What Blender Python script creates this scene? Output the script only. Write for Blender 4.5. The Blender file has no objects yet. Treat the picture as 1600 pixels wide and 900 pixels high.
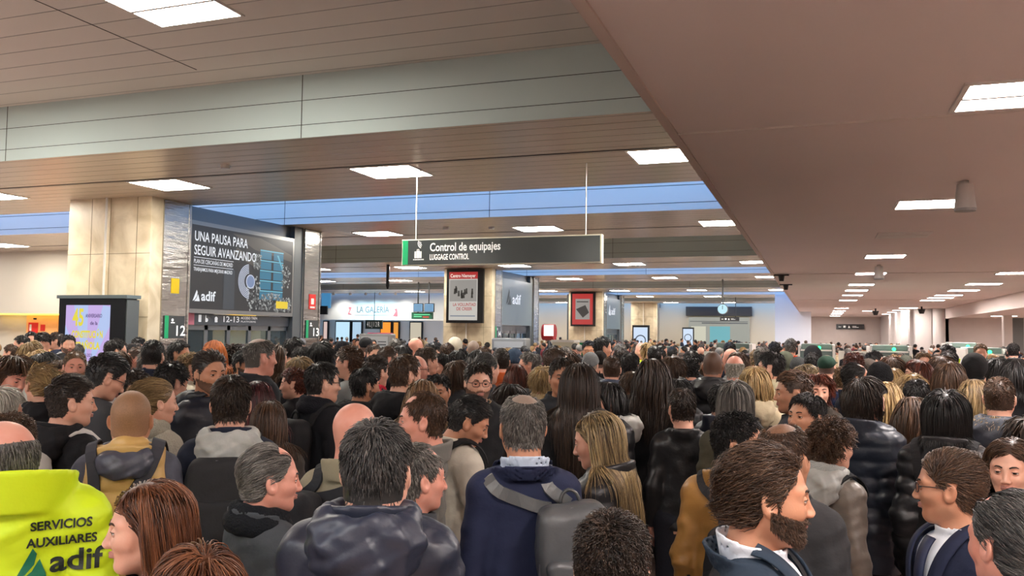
import bpy, bmesh, math, random, time
import numpy as np
T0 = time.time()
random.seed(7)
scene = bpy.context.scene
# ------------------------------------------------------------------ camera, world, exposure
# world axes: X to the right across the hall, Y into the hall, Z up, metres; the photographer's phone is held at 2 m
F_PX = 1318.46; EYE = 2.0
CAM_M = np.array([[.94044455, .00592934, .3398954], [.33970036, -.05448025, -.93895451], [.01295021, .99849724, -.05324985]])
cam = bpy.data.cameras.new('camera'); cam_ob = bpy.data.objects.new('camera', cam); scene.collection.objects.link(cam_ob); scene.camera = cam_ob
from mathutils import Matrix
cam_ob.matrix_world = Matrix.Translation((0, 0, EYE)) @ Matrix([list(r) for r in CAM_M.tolist()]).to_4x4()
cam.sensor_width = 36; cam.lens = 36*F_PX/1600; cam.clip_end = 300; cam.clip_start = .05
world = bpy.data.worlds.new('dusk_sky'); scene.world = world; world.use_nodes = True
bg = world.node_tree.nodes['Background']; bg.inputs[0].default_value = (.24, .50, 1.0, 1); bg.inputs[1].default_value = 2.7   # blue dusk sky above the rooflights
scene.view_settings.view_transform = 'Standard'; scene.view_settings.look = 'None'; scene.view_settings.exposure = 0.12; scene.view_settings.gamma = 1.0
try: scene.view_settings.use_curve_mapping = False
except Exception: pass
PANEL_L = 58.0      # brightness of the ceiling fittings
cy_ = scene.cycles; cy_.debug_use_compact_bvh = True; cy_.max_bounces = 8; cy_.diffuse_bounces = 5; cy_.glossy_bounces = 3; cy_.transmission_bounces = 4; cy_.sample_clamp_indirect = 6; cy_.caustics_reflective = False; cy_.caustics_refractive = False
# ------------------------------------------------------------------ helpers
def new_mesh(name, V, Fs, mats=(), midx=None, smooth=True, attrs=None):
    me = bpy.data.meshes.new(name)
    V = np.asarray(V, dtype=np.float32)
    if isinstance(Fs, np.ndarray):
        n = len(Fs); k = Fs.shape[1]
        loops = Fs.astype(np.int32).ravel(); starts = np.arange(n, dtype=np.int32)*k
    else:
        n = len(Fs); ks = np.array([len(f) for f in Fs], dtype=np.int32)
        loops = np.concatenate([np.asarray(f, dtype=np.int32) for f in Fs]) if n else np.zeros(0, np.int32)
        starts = np.concatenate([[0], np.cumsum(ks)[:-1]]).astype(np.int32) if n else np.zeros(0, np.int32)
    me.vertices.add(len(V)); me.vertices.foreach_set('co', V.ravel())
    me.loops.add(len(loops)); me.loops.foreach_set('vertex_index', loops)
    me.polygons.add(n); me.polygons.foreach_set('loop_start', starts)
    for m in mats: me.materials.append(m)
    if midx is not None: me.polygons.foreach_set('material_index', np.asarray(midx, dtype=np.int32))
    me.update(calc_edges=True)
    if smooth: me.polygons.foreach_set('use_smooth', np.ones(n, dtype=bool))
    else: me.polygons.foreach_set('use_smooth', np.zeros(n, dtype=bool))
    if attrs:
        for an, av in attrs.items():
            at = me.attributes.new(an, 'FLOAT', 'POINT'); at.data.foreach_set('value', np.asarray(av, dtype=np.float32))
    me.validate(clean_customdata=False)
    return me

COL = bpy.context.scene.collection
def link(name, me, parent=None, loc=None, rot=None, scale=None):
    o = bpy.data.objects.new(name, me); COL.objects.link(o)
    if parent is not None: o.parent = parent
    if loc is not None: o.location = loc
    if rot is not None: o.rotation_euler = rot
    if scale is not None: o.scale = scale if hasattr(scale, '__len__') else (scale,)*3
    return o
def tag(o, label=None, cat=None, group=None, kind=None):
    if label: o['label'] = label
    if cat: o['category'] = cat
    if group: o['group'] = group
    if kind: o['kind'] = kind
    return o

class MB:
    """collects boxes / prisms / tubes into one mesh"""
    def __init__(s): s.V = []; s.F = []; s.M = []; s.n = 0
    def add(s, V, F, m=0):
        s.V.append(np.asarray(V, dtype=float).reshape(-1, 3))
        for f in F: s.F.append([int(i)+s.n for i in f]); s.M.append(m)
        s.n += len(s.V[-1]); return s
    def box(s, x0, x1, y0, y1, z0, z1, m=0):
        V = [(x, y, z) for x in (x0, x1) for y in (y0, y1) for z in (z0, z1)]
        return s.add(V, [(0,1,3,2), (4,6,7,5), (0,4,5,1), (2,3,7,6), (0,2,6,4), (1,5,7,3)], m)
    def cyl(s, a, b, r, r2=None, n=16, m=0, caps=True):
        a = np.array(a, float); b = np.array(b, float); d = b-a; d /= np.linalg.norm(d)
        u = np.cross(d, (0, 0, 1) if abs(d[2]) < .9 else (1, 0, 0)); u /= np.linalg.norm(u); v = np.cross(d, u)
        r2 = r if r2 is None else r2
        t = np.arange(n)*2*math.pi/n; ring = np.outer(np.cos(t), u)+np.outer(np.sin(t), v)
        V = np.concatenate([a+ring*r, b+ring*r2])
        F = [(i, (i+1) % n, n+(i+1) % n, n+i) for i in range(n)]
        if caps: F += [tuple(range(n))[::-1], tuple(range(n, 2*n))]
        return s.add(V, F, m)
    def tube(s, pts, r, n=8, m=0, closed=False):
        V, F = tube_np(pts, r, n, closed); return s.add(V, F, m)
    def prism(s, poly, axis, a0, a1, m=0):
        """poly: 2-D outline; axis: index of the extrusion axis"""
        k = len(poly); V = []
        for a in (a0, a1):
            for p in poly:
                q = list(p); q.insert(axis, a); V.append(q)
        F = [tuple(range(k)), tuple(range(k, 2*k))[::-1]]+[(i, (i+1) % k, k+(i+1) % k, k+i) for i in range(k)]
        return s.add(V, F, m)
    def build(s, name, mats, parent=None, smooth=False, bevel=0, **kw):
        mats = mats if isinstance(mats, (list, tuple)) else [mats]
        me = new_mesh(name, np.concatenate(s.V), s.F, mats, s.M, smooth)
        o = link(name, me, parent, **kw)
        if bevel:
            b = o.modifiers.new('b', 'BEVEL'); b.width = bevel; b.segments = 2; b.limit_method = 'ANGLE'
        return o
def tube_np(pts, r, n=8, closed=False):
    P = np.asarray(pts, float); k = len(P); r = np.broadcast_to(r, (k,))
    T = np.gradient(P, axis=0) if not closed else (np.roll(P, -1, 0)-np.roll(P, 1, 0))
    T /= np.linalg.norm(T, axis=1, keepdims=True)+1e-12
    u = np.cross(T[0], (0, 0, 1) if abs(T[0][2]) < .9 else (1, 0, 0)); V = []
    t = np.arange(n)*2*math.pi/n
    for i in range(k):
        u = u-np.dot(u, T[i])*T[i]; u /= np.linalg.norm(u); v = np.cross(T[i], u)
        V.append(P[i]+(np.outer(np.cos(t), u)+np.outer(np.sin(t), v))*r[i])
    F = []
    for i in range(k if closed else k-1):
        j = (i+1) % k
        F += [(i*n+a, i*n+(a+1) % n, j*n+(a+1) % n, j*n+a) for a in range(n)]
    if not closed: F += [tuple(range(n))[::-1], tuple(range((k-1)*n, k*n))]
    return np.concatenate(V), F

# ------------------------------------------------------------------ signed-distance modelling (numpy, surface nets)
f32 = np.float32
def cap(p, a, b, ra, rb=None):
    a = np.array(a, f32); b = np.array(b, f32); rb = ra if rb is None else rb
    ba = b-a; pa = p-a; t = np.clip(pa@ba/max(float(ba@ba), 1e-9), 0, 1)
    return np.linalg.norm(pa-t[:, None]*ba, axis=1)-(ra+(rb-ra)*t)
def ell(p, c, r):
    q = (p-np.array(c, f32))/np.array(r, f32); k0 = np.linalg.norm(q, axis=1)
    k1 = np.linalg.norm(q/np.array(r, f32), axis=1)+1e-6
    return k0*(k0-1)/k1
def rbox(p, c, h, r):
    q = np.abs(p-np.array(c, f32))-(np.array(h, f32)-r)
    return np.linalg.norm(np.maximum(q, 0), axis=1)+np.minimum(q.max(axis=1), 0)-r
def smin(a, b, k):
    h = np.clip(.5+.5*(b-a)/k, 0, 1); return b+(a-b)*h-k*h*(1-h)
def smax(a, b, k): return -smin(-a, -b, k)
def wob(p, f, seed=0.):
    x, y, z = p[:, 0]*f, p[:, 1]*f, p[:, 2]*f
    return (np.sin(x*1.3+1.7*np.sin(z*.9+seed)+seed)*np.sin(z*1.1+1.3*np.sin(y*1.2+seed*2.1))
            + .5*np.sin(x*2.3-z*1.9+y*2.6+seed*3.3)*np.sin(y*2.1+z*2.7-seed))
def nets(fn, lo, hi, h):
    lo = np.array(lo, f32); hi = np.array(hi, f32); B = 4
    nb = np.ceil((hi-lo)/(h*B)).astype(int)+1; n = nb*B
    bi = np.stack(np.meshgrid(*[np.arange(k) for k in nb], indexing='ij'), -1).reshape(-1, 3)
    cen = lo+(bi*B+(B-1)/2).astype(f32)*h
    dc = fn(cen.astype(f32))
    F = np.repeat(np.repeat(np.repeat(dc.reshape(nb), B, 0), B, 1), B, 2).astype(f32)
    act = bi[np.abs(dc) < h*B*1.75]
    off = np.stack(np.meshgrid(*[np.arange(B)]*3, indexing='ij'), -1).reshape(-1, 3)
    idx = (act[:, None, :]*B+off[None]).reshape(-1, 3)
    F[idx[:, 0], idx[:, 1], idx[:, 2]] = fn((lo+idx.astype(f32)*h).astype(f32))
    S = F < 0
    c = np.stack(np.meshgrid([0, 1], [0, 1], [0, 1], indexing='ij'), -1).reshape(-1, 3)
    N = n-1
    cnt = sum(S[a:a+N[0], b:b+N[1], d:d+N[2]].astype(np.int8) for a, b, d in c)
    cells = np.argwhere((cnt > 0) & (cnt < 8)); ci = -np.ones(tuple(N), np.int32); ci[tuple(cells.T)] = np.arange(len(cells))
    acc = np.zeros((len(cells), 3), f32); num = np.zeros(len(cells), f32)
    for i in range(8):
        for ax in range(3):
            if c[i][ax]: continue
            a = cells+c[i]; b = a.copy(); b[:, ax] += 1
            fa = F[tuple(a.T)]; fb = F[tuple(b.T)]; m = (fa < 0) != (fb < 0)
            t = np.where(m, fa/np.where(m, fa-fb, 1), 0)
            pt = a.astype(f32); pt[:, ax] += t
            acc += np.where(m[:, None], pt, 0); num += m
    V = lo+acc/num[:, None]*h
    Q = []
    for ax in range(3):
        o1, o2 = (ax+1) % 3, (ax+2) % 3
        sl0 = [slice(1, N[k]) for k in range(3)]; sl0[ax] = slice(0, N[ax])
        sl1 = list(sl0); sl1[ax] = slice(1, N[ax]+1)
        A = S[tuple(sl0)]; Bm = S[tuple(sl1)]
        e = np.argwhere(A != Bm); s0 = np.array([s.start for s in sl0]); g = e+s0
        ins = S[tuple(g.T)]
        def cc(d1, d2):
            q = g.copy(); q[:, o1] -= d1; q[:, o2] -= d2; return ci[tuple(q.T)]
        quad = np.stack([cc(1, 1), cc(0, 1), cc(0, 0), cc(1, 0)], 1)
        quad[~ins] = quad[~ins][:, ::-1]; Q.append(quad)
    return V, np.concatenate(Q)
def grad(fn, p, e=.002):
    g = np.stack([fn(p+np.array(d, f32)*e)-fn(p-np.array(d, f32)*e) for d in ((1,0,0), (0,1,0), (0,0,1))], 1)
    return g/(np.linalg.norm(g, axis=1, keepdims=True)+1e-9)
def relax(V, Q, it=1, k=.5):
    for _ in range(it):
        s = np.zeros_like(V); n = np.zeros(len(V), f32)
        for a in range(4):
            np.add.at(s, Q[:, a], V[Q[:, (a+1) % 4]]+V[Q[:, (a-1) % 4]]); np.add.at(n, Q[:, a], 2)
        V = V*(1-k)+k*s/np.maximum(n, 1)[:, None]
    return V
def rotm(yaw=0, pitch=0, roll=0):
    """yaw about z (turn to the left +), pitch about x (nod down -), roll about y"""
    cy, sy, cp, sp, cr, sr = math.cos(yaw), math.sin(yaw), math.cos(pitch), math.sin(pitch), math.cos(roll), math.sin(roll)
    return np.array([[cy,-sy,0],[sy,cy,0],[0,0,1]])@np.array([[1,0,0],[0,cp,-sp],[0,sp,cp]])@np.array([[cr,0,sr],[0,1,0],[-sr,0,cr]])
# ------------------------------------------------------------------ materials
MC = {}
def nt(name):
    m = bpy.data.materials.new(name); m.use_nodes = True
    t = m.node_tree; b = t.nodes['Principled BSDF']; return m, t, b
def noise_bump(t, b, scale, strength, dist=.01, stretch=(1,1,1), detail=4, coord='Object'):
    N = t.nodes.new; tc = N('ShaderNodeTexCoord'); mp = N('ShaderNodeMapping'); mp.inputs['Scale'].default_value = stretch
    no = N('ShaderNodeTexNoise'); no.inputs['Scale'].default_value = scale; no.inputs['Detail'].default_value = detail
    bu = N('ShaderNodeBump'); bu.inputs['Strength'].default_value = strength; bu.inputs['Distance'].default_value = dist
    L = t.links.new; L(tc.outputs[coord], mp.inputs[0]); L(mp.outputs[0], no.inputs['Vector']); L(no.outputs['Fac'], bu.inputs['Height'])
    L(bu.outputs[0], b.inputs['Normal']); return no, mp
def lin(c):
    return tuple(((v/12.92) if v <= .04045 else ((v+.055)/1.055)**2.4) for v in (x/255 for x in c))+(1,)
def mat(name, rgb, rough=.6, metal=0, bump=None, var=0, emit=0, sheen=0, coat=0, spec=.5, vscale=3, coord='Object', stretch=(1,1,1)):
    """rgb 0-255 sRGB; bump=(scale,strength,dist); var: brightness variation from noise"""
    key = (name, tuple(rgb), rough, metal, emit)
    if key in MC: return MC[key]
    m, t, b = nt(name); c = lin(rgb)
    b.inputs['Base Color'].default_value = c; b.inputs['Roughness'].default_value = rough; b.inputs['Metallic'].default_value = metal
    b.inputs['Specular IOR Level'].default_value = spec
    if sheen: b.inputs['Sheen Weight'].default_value = sheen; b.inputs['Sheen Roughness'].default_value = .4
    if coat: b.inputs['Coat Weight'].default_value = coat; b.inputs['Coat Roughness'].default_value = .25
    if bump: noise_bump(t, b, bump[0], bump[1], bump[2], stretch, coord=coord)
    if var:
        N = t.nodes.new; L = t.links.new
        tc = N('ShaderNodeTexCoord'); no = N('ShaderNodeTexNoise'); no.inputs['Scale'].default_value = vscale; no.inputs['Detail'].default_value = 5
        mr = N('ShaderNodeMapRange'); mr.inputs[1].default_value = .3; mr.inputs[2].default_value = .7
        mr.inputs[3].default_value = 1-var; mr.inputs[4].default_value = 1+var
        mx = N('ShaderNodeVectorMath'); mx.operation = 'SCALE'; mx.inputs[0].default_value = c[:3]
        L(tc.outputs[coord], no.inputs['Vector']); L(no.outputs['Fac'], mr.inputs[0]); L(mr.outputs[0], mx.inputs['Scale']); L(mx.outputs[0], b.inputs['Base Color'])
    if emit:
        b.inputs['Emission Color'].default_value = c; b.inputs['Emission Strength'].default_value = emit
    MC[key] = m; return m
HAIR = dict(black=((14,12,12),(52,46,44)), dkbrown=((26,19,15),(82,62,48)), brown=((48,32,22),(122,88,62)), ltbrown=((80,58,38),(164,128,90)),
            blond=((120,92,56),(226,194,136)), dkblond=((88,68,44),(190,160,112)), streak=((62,46,32),(206,178,128)), grey=((62,58,54),(176,170,162)), white=((140,134,124),(226,220,208)),
            salt=((26,25,25),(130,126,122)), auburn=((50,20,12),(128,58,34)), burgundy=((30,12,14),(96,38,42)), ginger=((140,66,20),(226,130,58)), chestnut=((64,34,20),(150,92,56)))
def hair_mat(c):
    k = ('hair', c)
    if k in MC: return MC[k]
    m, t, b = nt('hair_'+c); N = t.nodes.new; L = t.links.new
    at = N('ShaderNodeAttribute'); at.attribute_name = 'tone'
    mx = N('ShaderNodeMix'); mx.data_type = 'RGBA'; a, bb = HAIR[c]; bb = tuple(v*(.86 if c in ('black', 'dkbrown', 'brown', 'salt', 'grey') else .94) for v in bb)
    mx.inputs[6].default_value = lin(a); mx.inputs[7].default_value = lin(bb)
    L(at.outputs['Fac'], mx.inputs[0]); L(mx.outputs[2], b.inputs['Base Color'])
    b.inputs['Roughness'].default_value = .42; b.inputs['Specular IOR Level'].default_value = .45
    MC[k] = m; return m
SKIN = dict(light=(222,170,146), pink=(224,160,140), tan=(196,142,112), olive=(206,156,124), brown=(140,94,70))
def skin_mat(c):
    k = ('skin', c)
    if k in MC: return MC[k]
    m, t, b = nt('skin_'+c); N = t.nodes.new; L = t.links.new
    tc = N('ShaderNodeTexCoord'); no = N('ShaderNodeTexNoise'); no.inputs['Scale'].default_value = 18; no.inputs['Detail'].default_value = 4
    mx = N('ShaderNodeMix'); mx.data_type = 'RGBA'; s = SKIN[c]
    mx.inputs[6].default_value = lin(s); mx.inputs[7].default_value = lin((min(255, s[0]*.97), s[1]*.89, s[2]*.86))
    mr = N('ShaderNodeMapRange'); mr.inputs[1].default_value = .4; mr.inputs[2].default_value = .8
    L(tc.outputs['Object'], no.inputs['Vector']); L(no.outputs['Fac'], mr.inputs[0]); L(mr.outputs[0], mx.inputs[0]); L(mx.outputs[2], b.inputs['Base Color'])
    b.inputs['Roughness'].default_value = .48; b.inputs['Subsurface Weight'].default_value = .06; b.inputs['Subsurface Radius'].default_value = (.02, .007, .004)
    b.inputs['Subsurface Scale'].default_value = .6
    n2 = N('ShaderNodeTexNoise'); n2.inputs['Scale'].default_value = 260; bu = N('ShaderNodeBump'); bu.inputs['Strength'].default_value = .12; bu.inputs['Distance'].default_value = .002
    L(tc.outputs['Object'], n2.inputs['Vector']); L(n2.outputs['Fac'], bu.inputs['Height']); L(bu.outputs[0], b.inputs['Normal'])
    MC[k] = m; return m
def stubble_mat(c, skin):   # shaved scalp / short beard shadow: skin and hair colour finely mixed
    k = ('stub', c, skin)
    if k in MC: return MC[k]
    m, t, b = nt('stubble'); N = t.nodes.new; L = t.links.new
    tc = N('ShaderNodeTexCoord'); no = N('ShaderNodeTexNoise'); no.inputs['Scale'].default_value = 220; no.inputs['Detail'].default_value = 3
    mx = N('ShaderNodeMix'); mx.data_type = 'RGBA'
    s = SKIN[skin]; h = HAIR[c]; hm = [(a+b_)/2 for a, b_ in zip(*h)]
    mx.inputs[6].default_value = lin([.55*a+.45*b_ for a, b_ in zip(s, hm)]); mx.inputs[7].default_value = lin(hm)
    L(tc.outputs['Object'], no.inputs['Vector']); L(no.outputs['Fac'], mx.inputs[0]); L(mx.outputs[2], b.inputs['Base Color'])
    b.inputs['Roughness'].default_value = .6
    MC[k] = m; return m
def cloth(rgb, kind='wool'):
    if kind == 'nylon': return mat('nylon_cloth', rgb, .42, bump=(30, .25, .01), spec=.5, var=.12)
    if kind == 'leather': return mat('leather', rgb, .36, bump=(24, .3, .01), spec=.55, var=.12)
    if kind == 'knit': return mat('knit_wool', rgb, .9, bump=(130, .9, .01), spec=.2, var=.15)
    if kind == 'hivis': return mat('hi_vis_cloth', rgb, .6, bump=(14, .3, .015), var=.04)
    return mat('cloth', rgb, .85, bump=(70, .25, .006), spec=.25, var=.12)
# ------------------------------------------------------------------ the hall
def rayw(px, py): return CAM_M@np.array([(px-800)/F_PX, -(py-450)/F_PX, -1.])
def on_y(px, py, Y): v = rayw(px, py); t = Y/v[1]; return (v[0]*t, Y, v[2]*t+EYE)
def on_z(px, py, z): v = rayw(px, py); t = (z-EYE)/v[2]; return (v[0]*t, v[1]*t, z)
def S(o): o['kind'] = 'structure'; return o
def plank_mat(name, rgb, rough, metal, pitch, groove=.06, depth=.012):
    """ceiling planks running along X, grooves every `pitch` metres in Y"""
    m, t, b = nt(name); N = t.nodes.new; L = t.links.new
    b.inputs['Roughness'].default_value = rough; b.inputs['Metallic'].default_value = metal
    ge = N('ShaderNodeNewGeometry'); sp = N('ShaderNodeSeparateXYZ'); L(ge.outputs['Position'], sp.inputs[0])
    dv = N('ShaderNodeMath'); dv.operation = 'DIVIDE'; dv.inputs[1].default_value = pitch; L(sp.outputs['Y'], dv.inputs[0])
    fr = N('ShaderNodeMath'); fr.operation = 'FRACT'; L(dv.outputs[0], fr.inputs[0])
    pp = N('ShaderNodeMath'); pp.operation = 'PINGPONG'; pp.inputs[1].default_value = .5; L(fr.outputs[0], pp.inputs[0])
    st = N('ShaderNodeMapRange'); st.inputs[1].default_value = 0; st.inputs[2].default_value = groove; L(pp.outputs[0], st.inputs[0])
    wv = N('ShaderNodeTexNoise'); wv.inputs['Scale'].default_value = .9; mp = N('ShaderNodeMapping'); mp.inputs['Scale'].default_value = (.35, 5, 1)
    L(ge.outputs['Position'], mp.inputs[0]); L(mp.outputs[0], wv.inputs['Vector'])
    ad = N('ShaderNodeMath'); ad.operation = 'MULTIPLY_ADD'; L(wv.outputs['Fac'], ad.inputs[0]); ad.inputs[1].default_value = .55; L(st.outputs[0], ad.inputs[2])
    bu = N('ShaderNodeBump'); bu.inputs['Distance'].default_value = depth; bu.inputs['Strength'].default_value = .8; L(ad.outputs[0], bu.inputs['Height']); L(bu.outputs[0], b.inputs['Normal'])
    mx = N('ShaderNodeMix'); mx.data_type = 'RGBA'; mx.inputs[6].default_value = lin([c*.62 for c in rgb]); mx.inputs[7].default_value = lin(rgb); L(st.outputs[0], mx.inputs[0]); L(mx.outputs[2], b.inputs['Base Color'])
    return m
M_RAISED = plank_mat('raised_ceiling_planks', (220, 214, 206), .55, .0, .42, .03)
M_LOW = plank_mat('low_ceiling_planks', (222, 208, 190), .26, .30, .30, .05, .02)
M_FASCIA = mat('painted_fascia', (188, 204, 202), .6, var=.03, vscale=.6)
M_SOFFIT = mat('plaster_soffit', (226, 214, 208), .6, var=.03, vscale=.5)
M_WHITE = mat('white_paint', (226, 222, 216), .6)
M_TAUPE = mat('taupe_wall', (200, 190, 184), .7, var=.03)
M_DARK = mat('seam_dark', (60, 56, 52), .8)
M_STEEL = mat('brushed_steel', (178, 176, 172), .22, .95, bump=(1.2, .35, .05), stretch=(1, 1, 6))
M_GREY = mat('grey_metal', (104, 108, 108), .45, .3)
M_BLACK = mat('black_frame', (18, 18, 20), .35)
M_GLASS = None
def stone_mat():
    m, t, b = nt('travertine'); N = t.nodes.new; L = t.links.new
    ge = N('ShaderNodeNewGeometry'); n1 = N('ShaderNodeTexNoise'); n1.inputs['Scale'].default_value = 1.6; n1.inputs['Detail'].default_value = 8; n1.inputs['Distortion'].default_value = 1.2
    L(ge.outputs['Position'], n1.inputs['Vector']); cr = N('ShaderNodeValToRGB'); cr.color_ramp.elements[0].color = lin((196, 178, 146)); cr.color_ramp.elements[1].color = lin((232, 218, 190))
    cr.color_ramp.elements[0].position = .3; cr.color_ramp.elements[1].position = .68; L(n1.outputs['Fac'], cr.inputs[0]); L(cr.outputs[0], b.inputs['Base Color']); b.inputs['Roughness'].default_value = .38
    return m
M_STONE = stone_mat()
def floor_mat():
    m, t, b = nt('terracotta_floor'); N = t.nodes.new; L = t.links.new
    ge = N('ShaderNodeNewGeometry'); br = N('ShaderNodeTexBrick'); br.offset = 0; br.inputs['Scale'].default_value = 1.6; br.inputs['Color1'].default_value = lin((186, 166, 156)); br.inputs['Color2'].default_value = lin((176, 154, 144))
    br.inputs['Mortar'].default_value = lin((120, 92, 84)); br.inputs['Mortar Size'].default_value = .008; br.inputs['Row Height'].default_value = .5
    L(ge.outputs['Position'], br.inputs['Vector']); L(br.outputs['Color'], b.inputs['Base Color']); b.inputs['Roughness'].default_value = .3
    return m
def panel_glow(name, L_, rgb=(255, 248, 236)): return mat(name, rgb, .5, emit=L_)
G_LEFT = panel_glow('panel_light', PANEL_L); G_RIGHT = panel_glow('panel_light_cool', PANEL_L*1.55, (255, 244, 238))
HL, HR, HS_ = 4.4, 5.2, 3.4        # low band, raised ceiling, right soffit
XE = -.9
S(MB().box(-40, 16, -9, 68, -.1, 0).build('floor', floor_mat()))
PITCH = 17.1
bands = []   # (low ceiling Y ranges)
for k in range(-1, 4):
    o = PITCH*k
    bands += [(8.92+o, 13.25+o), (16.25+o, 20.62+o)]
bands = [(max(a, -9), min(b, 66)) for a, b in bands if b > -9 and a < 66]
mb = MB()
for a, b in bands: mb.box(-40, XE+.02, a, b, HL, HL+.06)
S(mb.build('ceiling', M_LOW))
mb = MB(); mf = MB(); mj = MB(); ms = MB(); kk = 0
for k in range(-1, 4):
    o = PITCH*k
    # raised plank ceiling 3.52 .. 8.92, rooflight slot 13.25 .. 16.25
    r0, r1 = 3.52+o, 8.92+o
    if r1 > -9 and r0 < 66:
        mb.box(-40, XE+.02, max(r0, -9), min(r1, 66), HR, HR+.06)
        mf.box(-40, XE+.02, r1-.012, r1, HL, HR); mf.box(-40, XE+.02, r0-.05, r0, HL+.001, HR)
        for z in (HL+.16, HL+.47): mj.box(-40, XE, r1-.015, r1-.012, z, z+.007)
        for i in range(8): x = -1.02-5.02*i-.0; mj.box(x-5.04+.0, x-5.03, r1-.015, r1-.012, HL, HR)
        for z in (0,): mj.box(-7.2, -7.19, max(r0, -9), r1-.6, HR-.004, HR)
    s0, s1 = 13.25+o, 16.25+o
    if s1 < 66 and s0 > -9:
        ms.box(-40, XE+.02, s1-.012, s1, HL, HL+1.9); ms.box(-40, XE+.02, s0-.05, s0, HL+.001, HL+1.9)
        for z in (HL+.14, HL+.48): mj.box(-40, XE, s1-.015, s1-.012, z, z+.010)
        for i in range(8): mj.box(-6.4-5.02*(i-1)-.006, -6.4-5.02*(i-1)+.006, s1-.015, s1-.012, HL, HL+1.9)
S(mb.build('ceiling', M_RAISED)); S(mf.build('trim_1', M_FASCIA)); S(ms.build('trim_2', M_WHITE)); S(mj.build('trim_3', M_DARK))
# dark joint line through the low bands beside the light rows
mb = MB()
for k in range(0, 4):
    for y in (10.70, 18.75): mb.box(-40, XE, y+PITCH*k-.02, y+PITCH*k+.02, HL-.006, HL)
S(mb.build('trim_4', M_DARK))
# lower right-hand ceiling with its edge
mb = MB(); mb.box(XE, 5.6, -9, 62, HS_, HS_+.12); S(mb.build('ceiling', M_SOFFIT))
S(MB().box(XE-.06, XE, -9, 62, HS_-.015, HR+.2).build('trim_5', mat('soffit_edge', (196, 180, 170), .5)))
mb = MB()
for y in (5.84, 19.8, 33.8): mb.box(XE, 5.6, y-.006, y+.006, HS_-.012, HS_)
S(mb.build('trim_6', mat('white_joint', (220, 210, 200), .5)))
S(MB().box(5.6, 5.75, -9, 44.6, 2.93, 3.5).box(5.75, 16, -9, 45, 3.0, 3.1).build('trim_7', M_SOFFIT))
# walls
S(MB().box(-.4, 5.9, 62, 62.3, 0, 3.6).box(5.5, 5.9, 45, 62, 0, 3.6).build('wall_far', M_TAUPE))
S(MB().box(5.5, 16, 45, 45.3, 0, 3.2).build('wall_right_recess', M_TAUPE))
S(MB().box(16, 16.2, -9, 68, 0, 3.2).build('wall_right', M_TAUPE))
S(MB().box(-40, 16.2, -9.2, -9, 0, 5.6).build('wall_back', M_WHITE))
S(MB().box(-40.2, -40, -9, 68, 0, 6.4).build('wall_left', M_WHITE))
S(MB().box(-40, -.3, 66, 66.3, 0, 4.5).build('wall_end', mat('end_wall_cream', (206, 194, 170), .6)))
S(MB().box(-2.25, -.33, 50, 51.2, 0, HL).build('wall_partition', mat('white_wall', (222, 226, 234), .55)))
mb = MB(); mb.box(4.3, 5.6, 46, 46.3, 0, HS_).box(4.35, 5.05, 44, 44.7, 0, HS_).box(4.0, 4.34, 47, 61.9, 0, HS_); mb.cyl((5.35, 43.9, 0), (5.35, 43.9, HS_), .27, n=28)
S(mb.build('wall_right_corner', mat('corner_paint', (186, 180, 176), .6), smooth=False))
S(MB().box(7.3, 7.62, 40, 40.4, 0, 3.0).build('wall_post', M_WHITE))
S(MB().box(8.2, 9.0, 44.9, 45, 0, 3.0).build('door_1', mat('dark_shutter', (96, 98, 96), .5, bump=(20, .6, .02), stretch=(6, 1, .05))))
# left-hand side wall pieces behind the first pillar
S(MB().box(-26, -15.2, 20, 20.4, 2.42, 3.75).box(-26, -15.2, 20.6, 21, 0, 2.5).box(-26, -15.2, 20, 21, 3.75, 4.4).box(-21.9, -21.86, 19.98, 20, 2.42, 3.75).build('wall_left_shop', mat('cream_panel', (204, 196, 180), .5)))
tag(MB().box(-25.5, -15.3, 20.1, 20.5, 2.38, 2.42).build('cove_light', panel_glow('cove_glow', 2.2, (255, 214, 90))), 'yellow cove light glowing under the cream panel behind the left pillar', 'light')
fa = on_y(42, 491, 20.45); fb = on_y(91, 493, 20.45)
r = MB().box(fa[0], fb[0], 20.45, 20.6, .3, 2.36).build('fire_hose_cabinet', mat('orange_board', (236, 176, 112), .6)); tag(r, 'pale orange fire point board on the wall left of the lit totem', 'fire cabinet')
fc = on_y(45, 504, 20.44); MB().box(fc[0], fc[0]+.40, 20.43, 20.45, fc[2]-.33, fc[2]).build('hose_sign', mat('red_sign', (206, 40, 32), .5), r)
MB().box(fc[0]+.06, fc[0]+.14, 20.42, 20.43, fc[2]-.26, fc[2]-.06).build('hose_symbol', M_WHITE, r); MB().box(fc[0]+.52, fc[0]+.70, 20.43, 20.45, fc[2]-.26, fc[2]-.06).build('extinguisher_sign', mat('red_sign', (206, 40, 32), .5), r)
MB().box(fc[0]+.2, fc[0]+.32, 20.43, 20.45, fc[2]+.10, fc[2]+.15).build('vent_hole', M_BLACK, r)
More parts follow.
